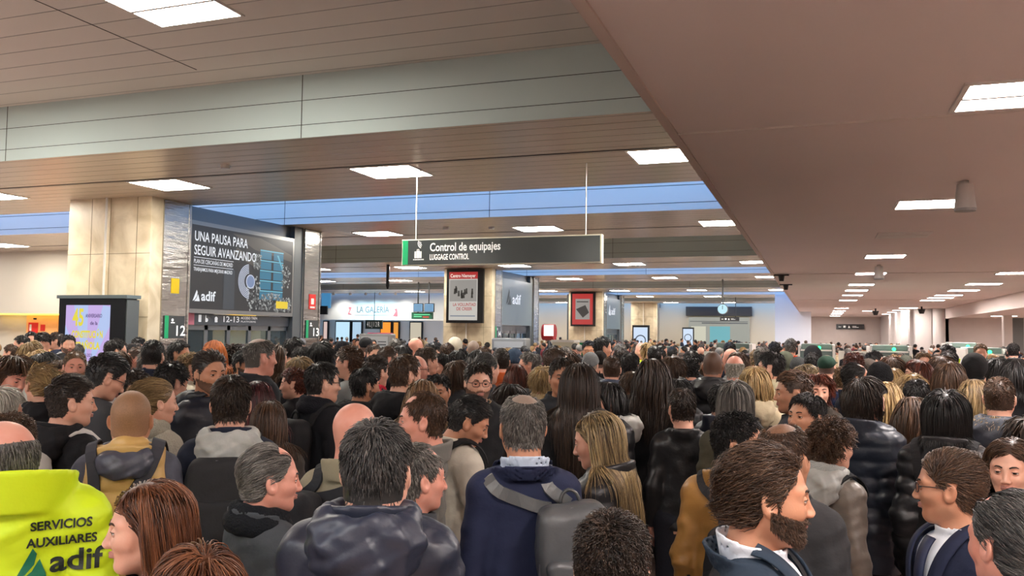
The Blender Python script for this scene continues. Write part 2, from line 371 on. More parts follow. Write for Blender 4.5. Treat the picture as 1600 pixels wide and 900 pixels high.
# ceiling light fittings
lights = []
def ceiling_light(x, y, z, w, d, glow, label, group, recessed=True, off=False):
    r = MB().box(x-w/2-.03, x+w/2+.03, y-d/2-.03, y-d/2, z-.012, z+.01).box(x-w/2-.03, x+w/2+.03, y+d/2, y+d/2+.03, z-.012, z+.01).box(x-w/2-.03, x-w/2, y-d/2, y+d/2, z-.012, z+.01).box(x+w/2, x+w/2+.03, y-d/2, y+d/2, z-.012, z+.01).build('ceiling_light', M_WHITE)
    tag(r, label, 'ceiling light', group)
    MB().box(x-w/2, x+w/2, y-d/2, y+d/2, z-.010, z-.002).build('diffuser', M_WHITE if off else glow, r)
    MB().box(x-w/2, x+w/2, y-.02, y+.02, z-.016, z-.010).build('louvre', M_WHITE, r)
    return r
NTH = ['nearest', 'second', 'third', 'fourth', 'fifth', 'sixth', 'seventh', 'eighth', 'ninth', 'tenth', 'eleventh', 'twelfth', 'thirteenth', 'fourteenth', 'fifteenth', 'sixteenth']
near_words = {(-1.85, 0, 0): 'at the soffit edge', (-6.0, 0, 0): 'above the hanging sign wire', (-10.15, 0, 0): 'in front of the stone pillar top'}
for k in range(4):
    for j, y0 in enumerate((11.2, 18.3)):
        for i in range(6 if k else 7):
            x = -1.85-4.15*i; y = y0+PITCH*k
            if y > 64: continue
            w = near_words.get((x, j, k))
            lb = 'square recessed light in the glossy low ceiling '+w if w else 'recessed left hall ceiling light, %s row from the camera, %s from the soffit' % (NTH[2*k+j], NTH[i])
            ceiling_light(x, y, HL-.002, .95, .82, G_LEFT, lb, 'recessed lights of the left hall' if not w else None)
for i in range(4):
    ceiling_light(-6.0-4.2*i, 6.55, HR-.002, 1.0, .85, G_LEFT, 'louvred light cut by the top edge of the photo, in the raised ceiling' if i == 0 else 'louvred lights in the raised ceiling beyond the left edge', None if i == 0 else 'raised ceiling lights')
    ceiling_light(-2.0-4.2*i, -2, HL-.002, 1.0, .85, G_LEFT, 'recessed lights of the low ceiling behind the camera', 'lights behind the camera') if k else None
RY = [-3.0, 1.2, 5.43, 9.65, 12.5, 15.71, 19.89, 24.04, 26.96, 30.05, 34.19, 43.5, 47.82, 51.4, 54.88, 59.5]
for n_, y in enumerate(RY):
    lb = {5.43: 'bright square light nearest the camera in the low right ceiling', 9.65: 'square light beside the hanging white cylinder detector', 12.5: 'unlit square fitting in the low right ceiling, ahead of the cylinder detector'}.get(y)
    ceiling_light(1.1, y, HS_-.002, .60, .56, G_RIGHT, lb or '%s square light from the camera in the left row of the low right ceiling' % NTH[n_], 'left row of the right ceiling', off=(y == 12.5))
for n_, y in enumerate([1.2, 5.4, 9.6, 15.7, 20.18, 24.13, 27.24, 30.24, 32.12, 34.26, 43, 46.5, 50, 54]):
    ceiling_light(3.97, y, HS_-.002, .75, .56, G_RIGHT, '%s square light from the camera in the right row of the low right ceiling' % NTH[n_], 'right row of the right ceiling')
for n_, (x, y) in enumerate(((10.3, 22), (10.3, 33), (7.5, 33), (7.5, 41), (11, 41))): ceiling_light(x, y, 2.998, .9, .6, G_RIGHT, '%s light from the camera in the recess ceiling, a set with added fill lights' % NTH[n_], 'recess lights')  # set extended with added fittings to brighten the recess behind the long beam
ceiling_light(2.6, 48, HS_-.002, .7, .5, G_RIGHT, 'short light between the two rows far down the right ceiling', None)
# cylinder detectors
def detector(x, y, z, s, label):
    r = MB().cyl((x, y, z), (x, y, z-.03*s), .035*s).cyl((x, y, z-.03*s), (x, y, z-.26*s), .07*s, .095*s, n=28).build('cylinder_detector', mat('detector_white', (206, 204, 200), .5), smooth=False); tag(r, label, 'detector')
    MB().cyl((x, y, z-.26*s), (x, y, z-.285*s), .096*s, .09*s, n=28).build('lower_rim', mat('rim_grey', (150, 150, 150), .5), r)
detector(1.24, 8.35, HS_, .95, 'white cylinder detector hanging from the right ceiling in front of a light')
detector(1.12, 17.6, HS_, 1.0, 'small distant cylinder detector under the third row light of the right ceiling')
for nm, px, py, z, lb in (('smoke_detector', 352, 258, HL, 'small smoke detector on the glossy ceiling above the pillar'), ('smoke_detector', 697, 355, HL, 'left of two small detectors above the hanging sign'), ('smoke_detector', 768, 355, HL, 'right of two small detectors above the hanging sign')):
    p = on_z(px, py, z); r = MB().cyl((p[0], p[1], z), (p[0], p[1], z-.05), .07, .06, n=20).build(nm, mat('detector_white', (206, 204, 200), .5)); tag(r, lb, 'smoke detector')
for px, py, lb in ((1221, 433, 'black dome camera under the soffit edge, nearer one'), (1228, 448, 'black dome camera under the soffit edge, farther one')):
    p = on_z(px, py-4, HS_-.02); r = MB().box(p[0]-.16, p[0]+.16, p[1]-.05, p[1]+.05, HS_-.05, HS_-.02).cyl((p[0], p[1], HS_-.05), (p[0], p[1], HS_-.17), .07, .05).build('security_camera', M_BLACK); tag(r, lb, 'camera')
for px, py, lb in ((1440, 479, 'black dome camera on the right ceiling beside the wall corner'), (1368, 482, 'small black camera hanging from the right ceiling far off')):
    p = on_z(px, py, HS_); r = MB().cyl((p[0], p[1], HS_), (p[0], p[1], HS_-.12), .04).cyl((p[0], p[1], HS_-.12), (p[0], p[1], HS_-.32), .16, .09).build('security_camera', M_BLACK); tag(r, lb, 'camera')
# ------------------------------------------------------------------ lettering
def text_mesh(s, size, bold=.0, align='LEFT', space=1.):
    cu = bpy.data.curves.new('t', 'FONT'); cu.body = s; cu.size = size; cu.offset = bold; cu.align_x = align; cu.space_character = space; cu.resolution_u = 3
    ob = bpy.data.objects.new('t', cu); COL.objects.link(ob); dg = bpy.context.evaluated_depsgraph_get(); me = bpy.data.meshes.new_from_object(ob.evaluated_get(dg))
    V = np.array([v.co[:] for v in me.vertices]).reshape(-1, 3); F = [list(p.vertices) for p in me.polygons]
    bpy.data.objects.remove(ob); bpy.data.curves.remove(cu); bpy.data.meshes.remove(me)
    return V, F
def write(s, size, m, parent, fr, u=0., v=0., bold=0., align='LEFT', width=None, name='lettering', off=.004, space=1., thick=.0):
    """fr = (origin, right vector, up vector, normal)"""
    V, F = text_mesh(s, size, bold, align, space)
    if width: w0 = V[:, 0].max()-V[:, 0].min(); V[:, 0] *= width/w0
    O, R, U, Nn = [np.array(a, float) for a in fr]
    W = O+np.outer(V[:, 0]+u, R)+np.outer(V[:, 1]+v, U)+Nn*off
    return link(name, new_mesh(name, W, F, [m], smooth=False), parent)
def shape(poly, m, parent, fr, name, off=.003, sub=None):
    O, R, U, Nn = [np.array(a, float) for a in fr]; P = np.array(poly, float)
    W = O+np.outer(P[:, 0], R)+np.outer(P[:, 1], U)+Nn*off
    return link(name, new_mesh(name, W, [list(range(len(P)))], [m], smooth=False), parent)
def polys(list_, m, parent, fr, name, off=.003):
    O, R, U, Nn = [np.array(a, float) for a in fr]; V = []; F = []; n = 0
    for poly in list_:
        for a, b in poly: V.append(O+a*R+b*U+Nn*off)
        F.append(list(range(n, n+len(poly)))); n += len(poly)
    return link(name, new_mesh(name, V, F, [m], smooth=False), parent)
def circ(cx, cy, r, n=28, a0=0, a1=2*math.pi): return [(cx+r*math.cos(a0+(a1-a0)*i/n), cy+r*math.sin(a0+(a1-a0)*i/n)) for i in range(n)]
def ringp(cx, cy, r0, r1, a0, a1, n=20): return [(cx+r0*math.cos(a0+(a1-a0)*i/n), cy+r0*math.sin(a0+(a1-a0)*i/n)) for i in range(n+1)]+[(cx+r1*math.cos(a1-(a1-a0)*i/n), cy+r1*math.sin(a1-(a1-a0)*i/n)) for i in range(n+1)]
def rect(x0, y0, x1, y1): return [(x0, y0), (x1, y0), (x1, y1), (x0, y1)]
def glow(rgb, e=1.0, name='screen_glow'):
    m = mat(name, rgb, .35, emit=e*.86); b = m.node_tree.nodes['Principled BSDF']; b.inputs['Base Color'].default_value = (.02, .02, .02, 1); return m
def adif_mark(x, y, s):     # the two-leaf swoosh: polygons in the sign plane
    return [[(x, y), (x+.50*s, y+1.0*s), (x+.62*s, y+.80*s), (x+.55*s, y+.45*s), (x+.30*s, y+.14*s)], [(x+.20*s, y), (x+.48*s, y+.22*s), (x+.66*s, y+.55*s), (x+.70*s, y+.62*s), (x+.90*s, y+.12*s), (x+.92*s, y)]]
def fr_y(x, y, z): return ((x, y, z), (1, 0, 0), (0, 0, 1), (0, -1, 0))          # faces the camera side (-Y)
def fr_x(x, y, z): return ((x, y, z), (0, 1, 0), (0, 0, 1), (1, 0, 0))           # faces +X, reads towards +Y
# hanging sign
SX0, SX1, SY, SZ0, SZ1 = -5.88, -2.80, 11.35, 2.985, 3.385
r = MB().box(SX0, SX1, SY, SY+.12, SZ0, SZ1).build('hanging_sign', mat('sign_frame_cream', (226, 220, 200), .45)); tag(r, 'long dark hanging sign reading Control de equipajes above the crowd', 'sign')
MB().box(SX0+.015, SX1-.02, SY-.006, SY, SZ0+.018, SZ1-.018).build('sign_face', mat('sign_face_dark', (62, 68, 68), .18, spec=.6), r)
f = fr_y(SX0, SY-.006, SZ0); sg = mat('sign_white', (240, 240, 236), .5, emit=.35)
polys([rect(.015, .018, .105, .382)], mat('sign_green', (20, 158, 100), .4, emit=.15), r, f, 'green_edge')
write('Control de equipajes', .172, sg, r, f, .465, .215, .003, width=1.12)
write('LUGGAGE CONTROL', .118, sg, r, f, .465, .085, .003, width=.63)
lug = [rect(.215, .115, .240, .215), rect(.246, .115, .300, .225), rect(.306, .115, .331, .215), rect(.255, .225, .262, .245), rect(.284, .225, .291, .245), rect(.255, .240, .291, .247)]+[rect(.195+.026*i, .085, .213+.026*i, .100) for i in range(7)]
lug += [ringp(.345, .335, .025+.022*i, .035+.022*i, math.radians(150), math.radians(250), 8) for i in range(3)]
polys(lug, sg, r, f, 'suitcase_symbol')
for x in (SX0+.20, SX1-.24): MB().cyl((x, SY+.06, SZ1), (x, SY+.06, HL), .008, n=6).build('suspension_wire', mat('wire_white', (230, 226, 218), .4), r)
# ------------------------------------------------------------------ pillar / entrance modules along the left
def pillar(Y, k):
    X0, X1 = -13.3, -11.35
    S(MB().box(X0, X1, Y, Y+1.05, 0, HL+.0).build('wall_pillar_%d' % (k+1), M_STONE))
    jm = MB()
    for z in (1.3, 2.2, 3.36): jm.box(X0, X1+.003, Y-.004, Y, z, z+.008)
    for x in (X0+.55, X0+1.0, X1-.32): jm.box(x, x+.008, Y-.004, Y, 0, HL)
    S(jm.build('trim_%d' % (20+k*3), mat('stone_joint', (140, 126, 100), .8)))
    st = MB().box(X1, X1+.02, Y+.34, Y+.96, 0, HL-.02).box(X1, X1+.03, Y+.30, Y+.34, 0, HL-.02).box(X1, X1+.03, Y+.96, Y+1.0, 0, HL-.02).box(X1+.02, X1+.022, Y+.34, Y+.96, 2.62, 2.64)
    S(st.build('trim_%d' % (21+k*3), M_STEEL))
    p = MB().cyl((X0+.95, Y-.05, 0), (X0+.95, Y-.05, HL), .022, n=12)
    if k < 5: tag(p.build('conduit_pipe', M_WHITE), 'thin vertical conduit on the face of the %s pillar' % ORD[k], 'pipe')
    # second narrow pillar closing the entrance
    q = MB().box(X1-.5, X1, Y+4.85, Y+5.55, 0, HL); S(q.build('wall_jamb_%d' % (k+1), M_STONE))
    S(MB().box(X1, X1+.02, Y+4.90, Y+5.5, 0, HL-.02).box(X1, X1+.035, Y+4.85, Y+4.90, 0, HL).box(X1, X1+.035, Y+5.5, Y+5.55, 0, HL).build('trim_%d' % (22+k*3), M_STEEL))
    S(MB().box(X1-.35, X1-.15, Y+1.05, Y+4.85, 4.12, HL).box(X1-.35, X1-.02, Y+4.50, Y+4.85, 0, HL).build('trim_%d' % (50+k), M_GREY))
ORD = ['first', 'second', 'third', 'fourth', 'fifth']
def gate_number(n, Yc, k, lb):
    r = MB().box(-11.33, -11.31, Yc-.26, Yc+.26, 1.82, 2.24).build('gate_sign', mat('sign_face_dark', (62, 68, 68), .18, spec=.6)); tag(r, lb, 'sign')
    f = fr_x(-11.31, Yc-.26, 1.82); polys([rect(0, 0, .10, .42)], mat('sign_green', (20, 158, 100), .4, emit=.15), r, f, 'green_edge')
    write(n, .27, sg, r, f, .25, .05, .004, width=.24)
    polys([circ(.20, .34, .03, 10), rect(.16, .28, .26, .30)], sg, r, f, 'arrow_symbol')
def vestibule(Y, k, word):
    X = -11.5; a, b = Y+1.05, Y+4.5
    h = MB().box(X-.12, X+.03, a, b, 2.08, 2.30).build('entrance_header', mat('header_grey', (84, 88, 90), .35)); tag(h, 'dark header band over the %s glass entrance' % word, 'entrance header')
    if k < 1:
        f = fr_x(X+.03, a, 2.08); write('12-13', .17, sg, h, f, 1.12, .07, .002, width=.50)
        polys([rect(.42, .06, .50, .20), rect(.62, .06, .64, .20), circ(.66, .10, .04, 10), circ(.94, .13, .045, 10), rect(.90, .06, .98, .10)], sg, h, f, 'pictograms')
        write('ACCESO TREN', .075, sg, h, f, 1.72, .14, .001, width=.55); write('PLATFORMS', .05, sg, h, f, 1.72, .07, .0, width=.5)
        polys([rect(.02, .0, .30, .26)], mat('pink_notice', (206, 120, 130), .6), h, f, 'notice')
    # glazed doors
    d = MB()
    for i in range(6):
        y = a+(b-a)*i/5; d.box(X-.06, X, y-.05, y+.05, 0, 2.08)
    d.box(X-.06, X, a, b, 0, .12).box(X-.06, X, a, b, 1.98, 2.08)
    r = d.build('glass_entrance', mat('door_frame_grey', (124, 126, 126), .35, .5)); tag(r, 'grey framed glass doors of the %s entrance behind the crowd' % word, 'door')
    for i in range(5):
        y0 = a+(b-a)*i/5; MB().box(X-.035, X-.025, y0+.05, y0+(b-a)/5-.05, .12, 1.98).build('pane', glass_mat(), r)
    S(MB().box(X-2.2, X-2.1, a, b, 0, 4.3).build('wall_vestibule_%d' % (k+1), mat('vestibule_dark', (70, 74, 76), .5)))
def glass_mat():
    if 'glass' in MC: return MC['glass']
    m = mat('tinted_glass', (150, 165, 165), .06); b = m.node_tree.nodes['Principled BSDF']; b.inputs['Transmission Weight'].default_value = .85; b.inputs['IOR'].default_value = 1.1
    MC['glass'] = m; return m
for k in range(4):
    Y = 12.08+17.1*k
    pillar(Y, k)
    if k < 3: vestibule(Y, k, ORD[k])
gate_number('12', 12.72, 0, 'gate sign number 12 with green edge on the steel pillar side')
gate_number('13', 17.30, 0, 'gate sign number 13 with green edge on the second steel pillar')
gate_number('14', 29.75, 1, 'small distant gate sign with green edge on the poster pillar')
tag(MB().box(-11.33, -11.32, 12.62, 12.82, 2.66, 2.94).build('warning_sticker', mat('sticker_yellow', (238, 200, 20), .5)), 'yellow warning sticker on the steel side of the first pillar', 'sticker')
st = tag(MB().box(-11.33, -11.32, 17.16, 17.44, 2.50, 2.86).build('fire_sticker', mat('red_sign', (206, 40, 32), .5)), 'red fire equipment sticker above the number 13 gate sign', 'sticker')
polys([rect(.08, .12, .20, .26), rect(.04, .03, .24, .07)], M_WHITE, st, fr_x(-11.32, 17.16, 2.50), 'white_symbol')
# LED billboard between the pillars
BX, BA, BB, BZ0, BZ1 = -11.36, 13.12, 16.56, 2.36, 4.06
r = MB().box(BX-.25, BX, BA, BB, BZ0-.05, BZ1+.05).build('led_billboard', mat('billboard_frame', (150, 150, 146), .35, .6)); tag(r, 'big dark lit billboard reading UNA PAUSA PARA SEGUIR AVANZANDO', 'billboard')
f = fr_x(BX, BA, BZ0); W_, H_ = BB-BA, BZ1-BZ0
polys([rect(.04, .03, W_-.05, H_-.03)], glow((36, 38, 40), .9), r, f, 'screen', .002)
# picture: tunnel works - beams, sleepers, ballast
polys([[(1.25, 1.62), (2.2, 1.62), (3.35, 1.35), (3.35, 1.2), (2.0, 1.35)], [(1.3, 1.2), (2.1, .95), (2.2, 1.05), (1.4, 1.35)]], glow((84, 78, 72), .9), r, f, 'tunnel_wall', .004)
bl = []
for i in range(5): bl += [rect(2.18, .30+.22*i, 2.58, .46+.22*i), rect(2.66, .30+.22*i, 3.02, .46+.22*i)]
polys(bl, glow((38, 116, 146), 1.0), r, f, 'blue_girders', .006)
polys([rect(2.18, .47+.22*i, 3.02, .50+.22*i) for i in range(5)]+[[(2.78, 1.3), (2.84, 1.3), (3.05, .95), (3.0, .95)]], glow((96, 176, 200), 1.0), r, f, 'girder_edges', .008)
rg = np.random.RandomState(4); st_ = [[], []]
for i in range(420):
    if i < 300: u = rg.uniform(1.75, 3.35); v = .05+rg.uniform(0, 1)*(.38 if u > 2.2 else .75-abs(u-2.05)*.8)*(1 if u < 2.9 else .8)
    elif i < 370: u = rg.uniform(1.95, 2.2); v = rg.uniform(.95, 1.25)
    else: u = rg.uniform(2.98, 3.3); v = rg.uniform(.6, 1.1)
    s_ = rg.uniform(.018, .036); a0 = rg.uniform(0, 6.3); st_[i % 2].append([(u+s_*rg.uniform(.7, 1.2)*math.cos(a0+a), v+s_*rg.uniform(.7, 1.2)*math.sin(a0+a)) for a in (0, 1.2, 2.5, 3.8, 5.1)])
polys(st_[0], glow((176, 180, 178), .9), r, f, 'ballast_stones', .010); polys(st_[1], glow((104, 108, 108), .9), r, f, 'ballast_stones', .0105)
polys([[(1.0, .05), (1.35, .05), (1.35, .85), (1.15, .95), (1.0, .8)]], glow((58, 66, 74), .9), r, f, 'machine', .006)
polys([ringp(1.82, .66, .17+.035*i, .19+.035*i, math.radians(95), math.radians(270), 16) for i in range(6)]+[circ(1.86, .66, .15)], glow((196, 204, 222), 1.0), r, f, 'emblem_rings', .012)
polys([circ(1.86, .66, .125)], glow((120, 140, 178), 1.0), r, f, 'emblem_disc', .014)
yg = glow((238, 206, 30), 1.0); polys([rect(2.78, .12, 3.22, .28)], yg, r, f, 'yellow_label', .013)
wg = glow((240, 244, 250), 1.0)
write('UNA PAUSA PARA', .27, wg, r, f, .10, 1.36, .003, width=1.62, off=.016); write('SEGUIR AVANZANDO', .27, wg, r, f, .10, 1.09, .003, width=1.92, off=.016)
write('PLAN DE CERCANÍAS DE MADRID', .115, wg, r, f, .10, .92, .001, width=1.15, off=.016); write('TRABAJAMOS PARA MEJORAR MADRID', .10, wg, r, f, .10, .77, .001, width=1.15, off=.016)
polys([rect(.10, 1.03, 1.28, 1.04), rect(.10, .875, 1.28, .885)]+adif_mark(.10, .18, .22), wg, r, f, 'rules_and_mark', .015)
write('adif', .27, wg, r, f, .34, .20, .006, width=.42, off=.016)
# grey adif banner boards on the next entrances
for k, lb in ((1, 'grey board with the adif mark over the second entrance'), (2, 'grey board with a white mark over the third entrance')):
    o_ = 17.1*k; r = MB().box(BX-.25, BX, BA+o_, BB+o_+.2, BZ0-.05, BZ1+.05).build('entrance_board', mat('board_grey', (120, 134, 134), .35)); tag(r, lb, 'sign')
    f = fr_x(BX, BA+o_, BZ0); mk = mat('mark_dark', (60, 68, 68), .5) if k == 1 else sg
    polys(adif_mark(.5, .75, .62), mk, r, f, 'swoosh_mark', .01); write('adif', .55, sg, r, f, 1.2, .80, .01, width=1.0, off=.012)
# advert totem in front of the first pillar
TY = 11.62
r = MB().box(-12.95, -11.42, TY, TY+.26, 0, 2.52).build('advert_totem', mat('totem_black', (22, 24, 26), .3)); tag(r, 'digital advert totem with a lilac lit screen in front of the first pillar', 'advert totem')
MB().box(-11.62, -11.40, TY+.02, TY+.30, 0, 2.50).build('side_cover', mat('totem_side', (84, 90, 92), .4), r); MB().box(-13.0, -11.38, TY-.02, TY+.32, 2.52, 2.58).build('top_cap', mat('totem_cap', (96, 108, 112), .35), r)
f = fr_y(-12.78, TY, .62); polys([rect(0, 0, 1.03, 1.78)], glow((206, 180, 240), .95), r, f, 'screen', .003)
rays = []
for i in range(12):
    a = i*math.pi/6; c0 = (.52, .52); q = [c0]
    for da in (0, .13, .26):
        t_ = 9; dx, dy = math.cos(a+da), math.sin(a+da)
        for lim, dd, c_ in ((1.03 if dx > 0 else 0, dx, .52), (1.78 if dy > 0 else 0, dy, .52)):
            if abs(dd) > 1e-6: t_ = min(t_, (lim-c_)/dd)
        q.append((c0[0]+dx*t_, c0[1]+dy*t_))
    rays.append(q)
polys(rays, glow((186, 206, 250), .95), r, f, 'sun_rays', .005)
yt = glow((236, 220, 60), 1.0); vt = glow((96, 70, 140), .7)
write('45', .42, yt, r, f, .17, 1.42, .012, width=.26, off=.008); write('ANIVERSARIO', .09, vt, r, f, .47, 1.56, .002, width=.38, off=.008); write('de la', .09, vt, r, f, .58, 1.43, .002, off=.008)
write('CONSTITUCIÓN', .17, yt, r, f, .16, 1.20, .008, width=.72, off=.008); write('ESPAÑOLA', .17, yt, r, f, .20, 1.0, .008, width=.62, off=.008); write('1978-2023', .08, vt, r, f, .40, .86, .001, width=.24, off=.008)
# posters on the far pillars
def poster(Y, x0, x1, z0, z1, lb, red):
    r = MB().box(x0, x1, Y-.12, Y, z0, z1).build('poster_frame', M_BLACK); tag(r, lb, 'poster'); w, h = x1-x0, z1-z0; f = fr_y(x0, Y-.12, z0)
    m = .07*w
    if not red:
        polys([rect(m, m, w-2.2*m, h-m)], glow((226, 222, 214), .75), r, f, 'poster_sheet', .003); polys([rect(m, h-m-.13*h, w-2.2*m, h-m)], glow((196, 52, 52), .8), r, f, 'red_band', .005)
        write('Centro Niemeyer', .12*w, sg, r, f, 1.5*m, h-m-.10*h, .004, width=w-4.5*m, off=.008)
        polys([rect(m*1.3, .40*h, w-2.5*m, .80*h)], glow((176, 172, 166), .7), r, f, 'engraving', .005)
        rg = np.random.RandomState(2); fg = []
        for i in range(12):
            u = rg.uniform(.14, .80)*w; v = rg.uniform(.45, .62)*h; s_ = .05*h; fg += [[(u-.03*w, v), (u+.03*w, v), (u+.02*w, v+s_*1.5), (u-.02*w, v+s_*1.5)], circ(u, v+s_*1.75, .018*h, 8)]
        polys(fg, glow((70, 66, 62), .5), r, f, 'engraved_figures', .007)
        rt = glow((196, 52, 52), .8); write('LA VOLUNTAD', .11*w, rt, r, f, .18*w, .315*h, .002, width=.62*w, off=.008); write('DE CREER', .11*w, rt, r, f, .28*w, .235*h, .002, width=.42*w, off=.008)
        polys([rect(1.6*m, .12*h, w-3*m, .14*h)], glow((150, 160, 180), .6), r, f, 'small_print', .006)
    else:
        polys([rect(m, m, w-1.4*m, h-m)], glow((204, 58, 56), .8), r, f, 'poster_sheet', .003); polys([rect(.2*w, .2*h, .78*w, .8*h)], glow((190, 184, 178), .6), r, f, 'photo', .005)
        polys([[(.22*w, .5*h), (.6*w, .62*h), (.75*w, .4*h), (.5*w, .25*h)], rect(.25*w, .7*h, .72*w, .73*h)], glow((80, 76, 76), .4), r, f, 'photo_detail', .007)
pa = on_y(700, 421, 29.08); pb = on_y(756, 505, 29.08); poster(29.1, pa[0], pb[0], pb[2], min(pa[2], 4.36), 'framed exhibition poster on the stone pillar under the hanging sign', False)
pa = on_y(892, 454, 46.1); pb = on_y(930, 510, 46.1); poster(46.2, pa[0], pb[0], pb[2], min(pa[2], 4.36), 'red framed poster on the third pillar', True)
for px0, px1, py, Y, lb in ((988, 1014, 508, 58.0, 'lit white advert totem with a ring picture, nearer of two far ones'), (1066, 1084, 511.5, 64.5, 'lit white advert totem with a ring picture, farther of two far ones')):
    a = on_y(px0, py, Y); b = on_y(px1, py, Y); w = b[0]-a[0]
    r = MB().box(a[0], b[0], Y, Y+.3, 0, a[2]).build('advert_totem', M_BLACK); tag(r, lb, 'advert totem')
    f = fr_y(a[0], Y, a[2]-1.75*w); polys([rect(.08*w, 0, .92*w, 1.62*w)], glow((214, 232, 255), 1.0), r, f, 'screen', .01); polys([ringp(.5*w, .85*w, .26*w, .33*w, 0, 6.28, 26)], glow((90, 110, 140), .5), r, f, 'ring_picture', .02)
# clock
c = on_y(1129, 483, 36.6); r = MB().cyl((c[0], 36.6, c[2]), (c[0], 36.75, c[2]), .22, n=36).box(c[0]-.03, c[0]+.03, 36.65, 36.71, c[2]+.2, HL).build('station_clock', M_GREY); tag(r, 'round pale lit station clock hanging above the far crowd', 'clock')
f = fr_y(c[0], 36.6, c[2]); polys([circ(0, 0, .20, 36)], glow((190, 232, 244), 1.1), r, f, 'clock_face', .005); polys([rect(-.012, -.01, .012, .15), rect(-.010, 0, .010, .11)], M_BLACK, r, f, 'hands', .012)
# far end of the left hall: kiosk fronts, signs
r = MB().box(-9.5, -4.6, 65.6, 65.98, 3.5, 4.2).build('shop_fascia', mat('shop_dark', (44, 44, 46), .5)); tag(r, 'dark shop fascia at the far end of the left hall', 'shop fascia')
r = MB().box(-9.3, -4.8, 65.7, 65.98, 0, 3.4).build('lit_shop', glow((206, 208, 196), .55)); tag(r, 'bright lit shop front at the far end of the left hall', 'shop front')
polys([rect(1.6, 1.5, 3.1, 2.7)], glow((120, 196, 206), .8), r, fr_y(-9.3, 65.7, 0), 'blue_display', .02); polys([rect(.2, .2, 1.3, 2.7)], glow((230, 228, 206), .8), r, fr_y(-9.3, 65.7, 0), 'cream_display', .02)
polys([rect(1.0, 2.9, 4.4, 3.0), rect(.1, 3.05, 4.4, 3.1)], M_GREY, r, fr_y(-9.3, 65.7, 0), 'shop_rail', .03)
for x0, x1, y, z0, z1, lb, word in ((on_y(1125, 500, 54)[0], on_y(1155, 500, 54)[0], 54, 2.92, 3.17, 'small dark hanging sign below the station clock', 0), (1.22, 3.0, 61.9, 2.55, 2.9, 'small dark pictogram sign on the far taupe wall of the right hall', 1)):
    r = (MB().box(x0, x1, y, y+.1, z0, z1) if word else MB().box(x0, x1, y, y+.1, z0, z1).box(x0+.2, x0+.24, y+.03, y+.07, z1, HL).box(x1-.24, x1-.2, y+.03, y+.07, z1, HL)).build('direction_sign', mat('sign_dark', (36, 36, 38), .4)); tag(r, lb, 'sign'); w = x1-x0; h = z1-z0; f = fr_y(x0, y, z0)
    polys([rect(w*.08, h*.4, w*.18, h*.5), rect(w*.26, h*.3, w*.34, h*.7), [(w*.42, h*.25), (w*.50, h*.25), (w*.46, h*.75)], rect(w*.58, h*.35, w*.8, h*.42), rect(w*.58, h*.55, w*.72, h*.62)], sg, r, f, 'pictograms', .01)
a = on_y(1197, 506, 65.8); write('■ ■ ■', .2, mat('mark_grey', (120, 116, 110), .6), None, fr_y(a[0]-2.4, 65.98, a[2])) if False else None
# LA GALERIA wall and the shops under it
GX0, GX1 = -33.5, -20.5
S(MB().box(GX0, GX1, 48, 48.3, 2.72, HL).box(GX0-.2, GX0, 40, 48.3, 2.72, HL).build('wall_gallery', mat('gallery_white', (226, 230, 230), .55)))
f = fr_y(GX0, 48, 2.72); p = on_y(557, 496, 48)
r = polys([rect(p[0]-GX0-.15, .30, p[0]-GX0+2.5, .32)], mat('letter_grey', (120, 130, 132), .6), None, f, 'gallery_lettering', .03); tag(r, 'pale grey LA GALERIA lettering on the bright white far wall', 'sign')
write('LA GALERÍA', .55, mat('letter_grey', (120, 130, 132), .6), r, f, p[0]-GX0, .48, .004, width=2.35, off=.03)
polys([[(p[0]-GX0-.65+u, .35+v) for u, v in ((0, 0), (.35, 0), (.12, .1), (.3, .45), (.1, .5), (.05, .4), (.15, .3))], [(p[0]-GX0+2.65+u, .25+v) for u, v in ((0, 0), (.35, 0), (.3, .5), (.1, .45), (.2, .3))]], mat('letter_red', (196, 110, 120), .6), r, f, 'red_arrows', .03)
S(MB().box(GX0-3, GX1+2, 52, 52.3, 0, 2.8).build('wall_shops', mat('shop_back', (226, 214, 190), .6)))
for px0, px1, rgb, e, lb in ((505, 513, (232, 204, 196), .9, 'pale pink lit poster at the left end of the far shops'), (524, 548, (186, 220, 240), 1.2, 'bluish window bay left in the shops under the gallery wall'), (550, 566, (176, 206, 228), 1.1, 'second bluish window bay under the gallery wall'), (594, 612, (255, 150, 40), 1.2, 'orange lit shop under the gallery wall'), (614, 624, (240, 160, 60), 1.0, 'narrow orange lit shop bay'), (640, 660, (226, 214, 190), .8, 'cream lit shop bay right of the orange shop')):
    a = on_y(px0, 500, 51.8)[0]; b = on_y(px1, 500, 51.8)[0]; q = MB().box(a, b, 51.8, 51.95, .1, 2.7).build('shop_window', M_BLACK); tag(q, lb, 'shop window'); MB().box(a+.08, b-.08, 51.77, 51.8, .2, 2.62).build('lit_pane', glow(rgb, e), q)
a = on_y(571, 500, 46)[0]; b = on_y(597, 509, 46)[0]; z = on_y(571, 500, 46)[2]
r = MB().box(a, b, 46, 46.1, z-.55, z).cyl(((a+b)/2, 46.05, z), ((a+b)/2, 46.05, HL), .02, n=6).build('platform_board', mat('board_dark', (52, 66, 62), .4)); tag(r, 'dark hanging platform board reading 4 L 1 2 R under LA GALERIA', 'sign'); write('4 L | 1 2 R', .42, sg, r, fr_y(a, 46, z-.5), .12, .1, .0, width=b-a-.3, off=.01)
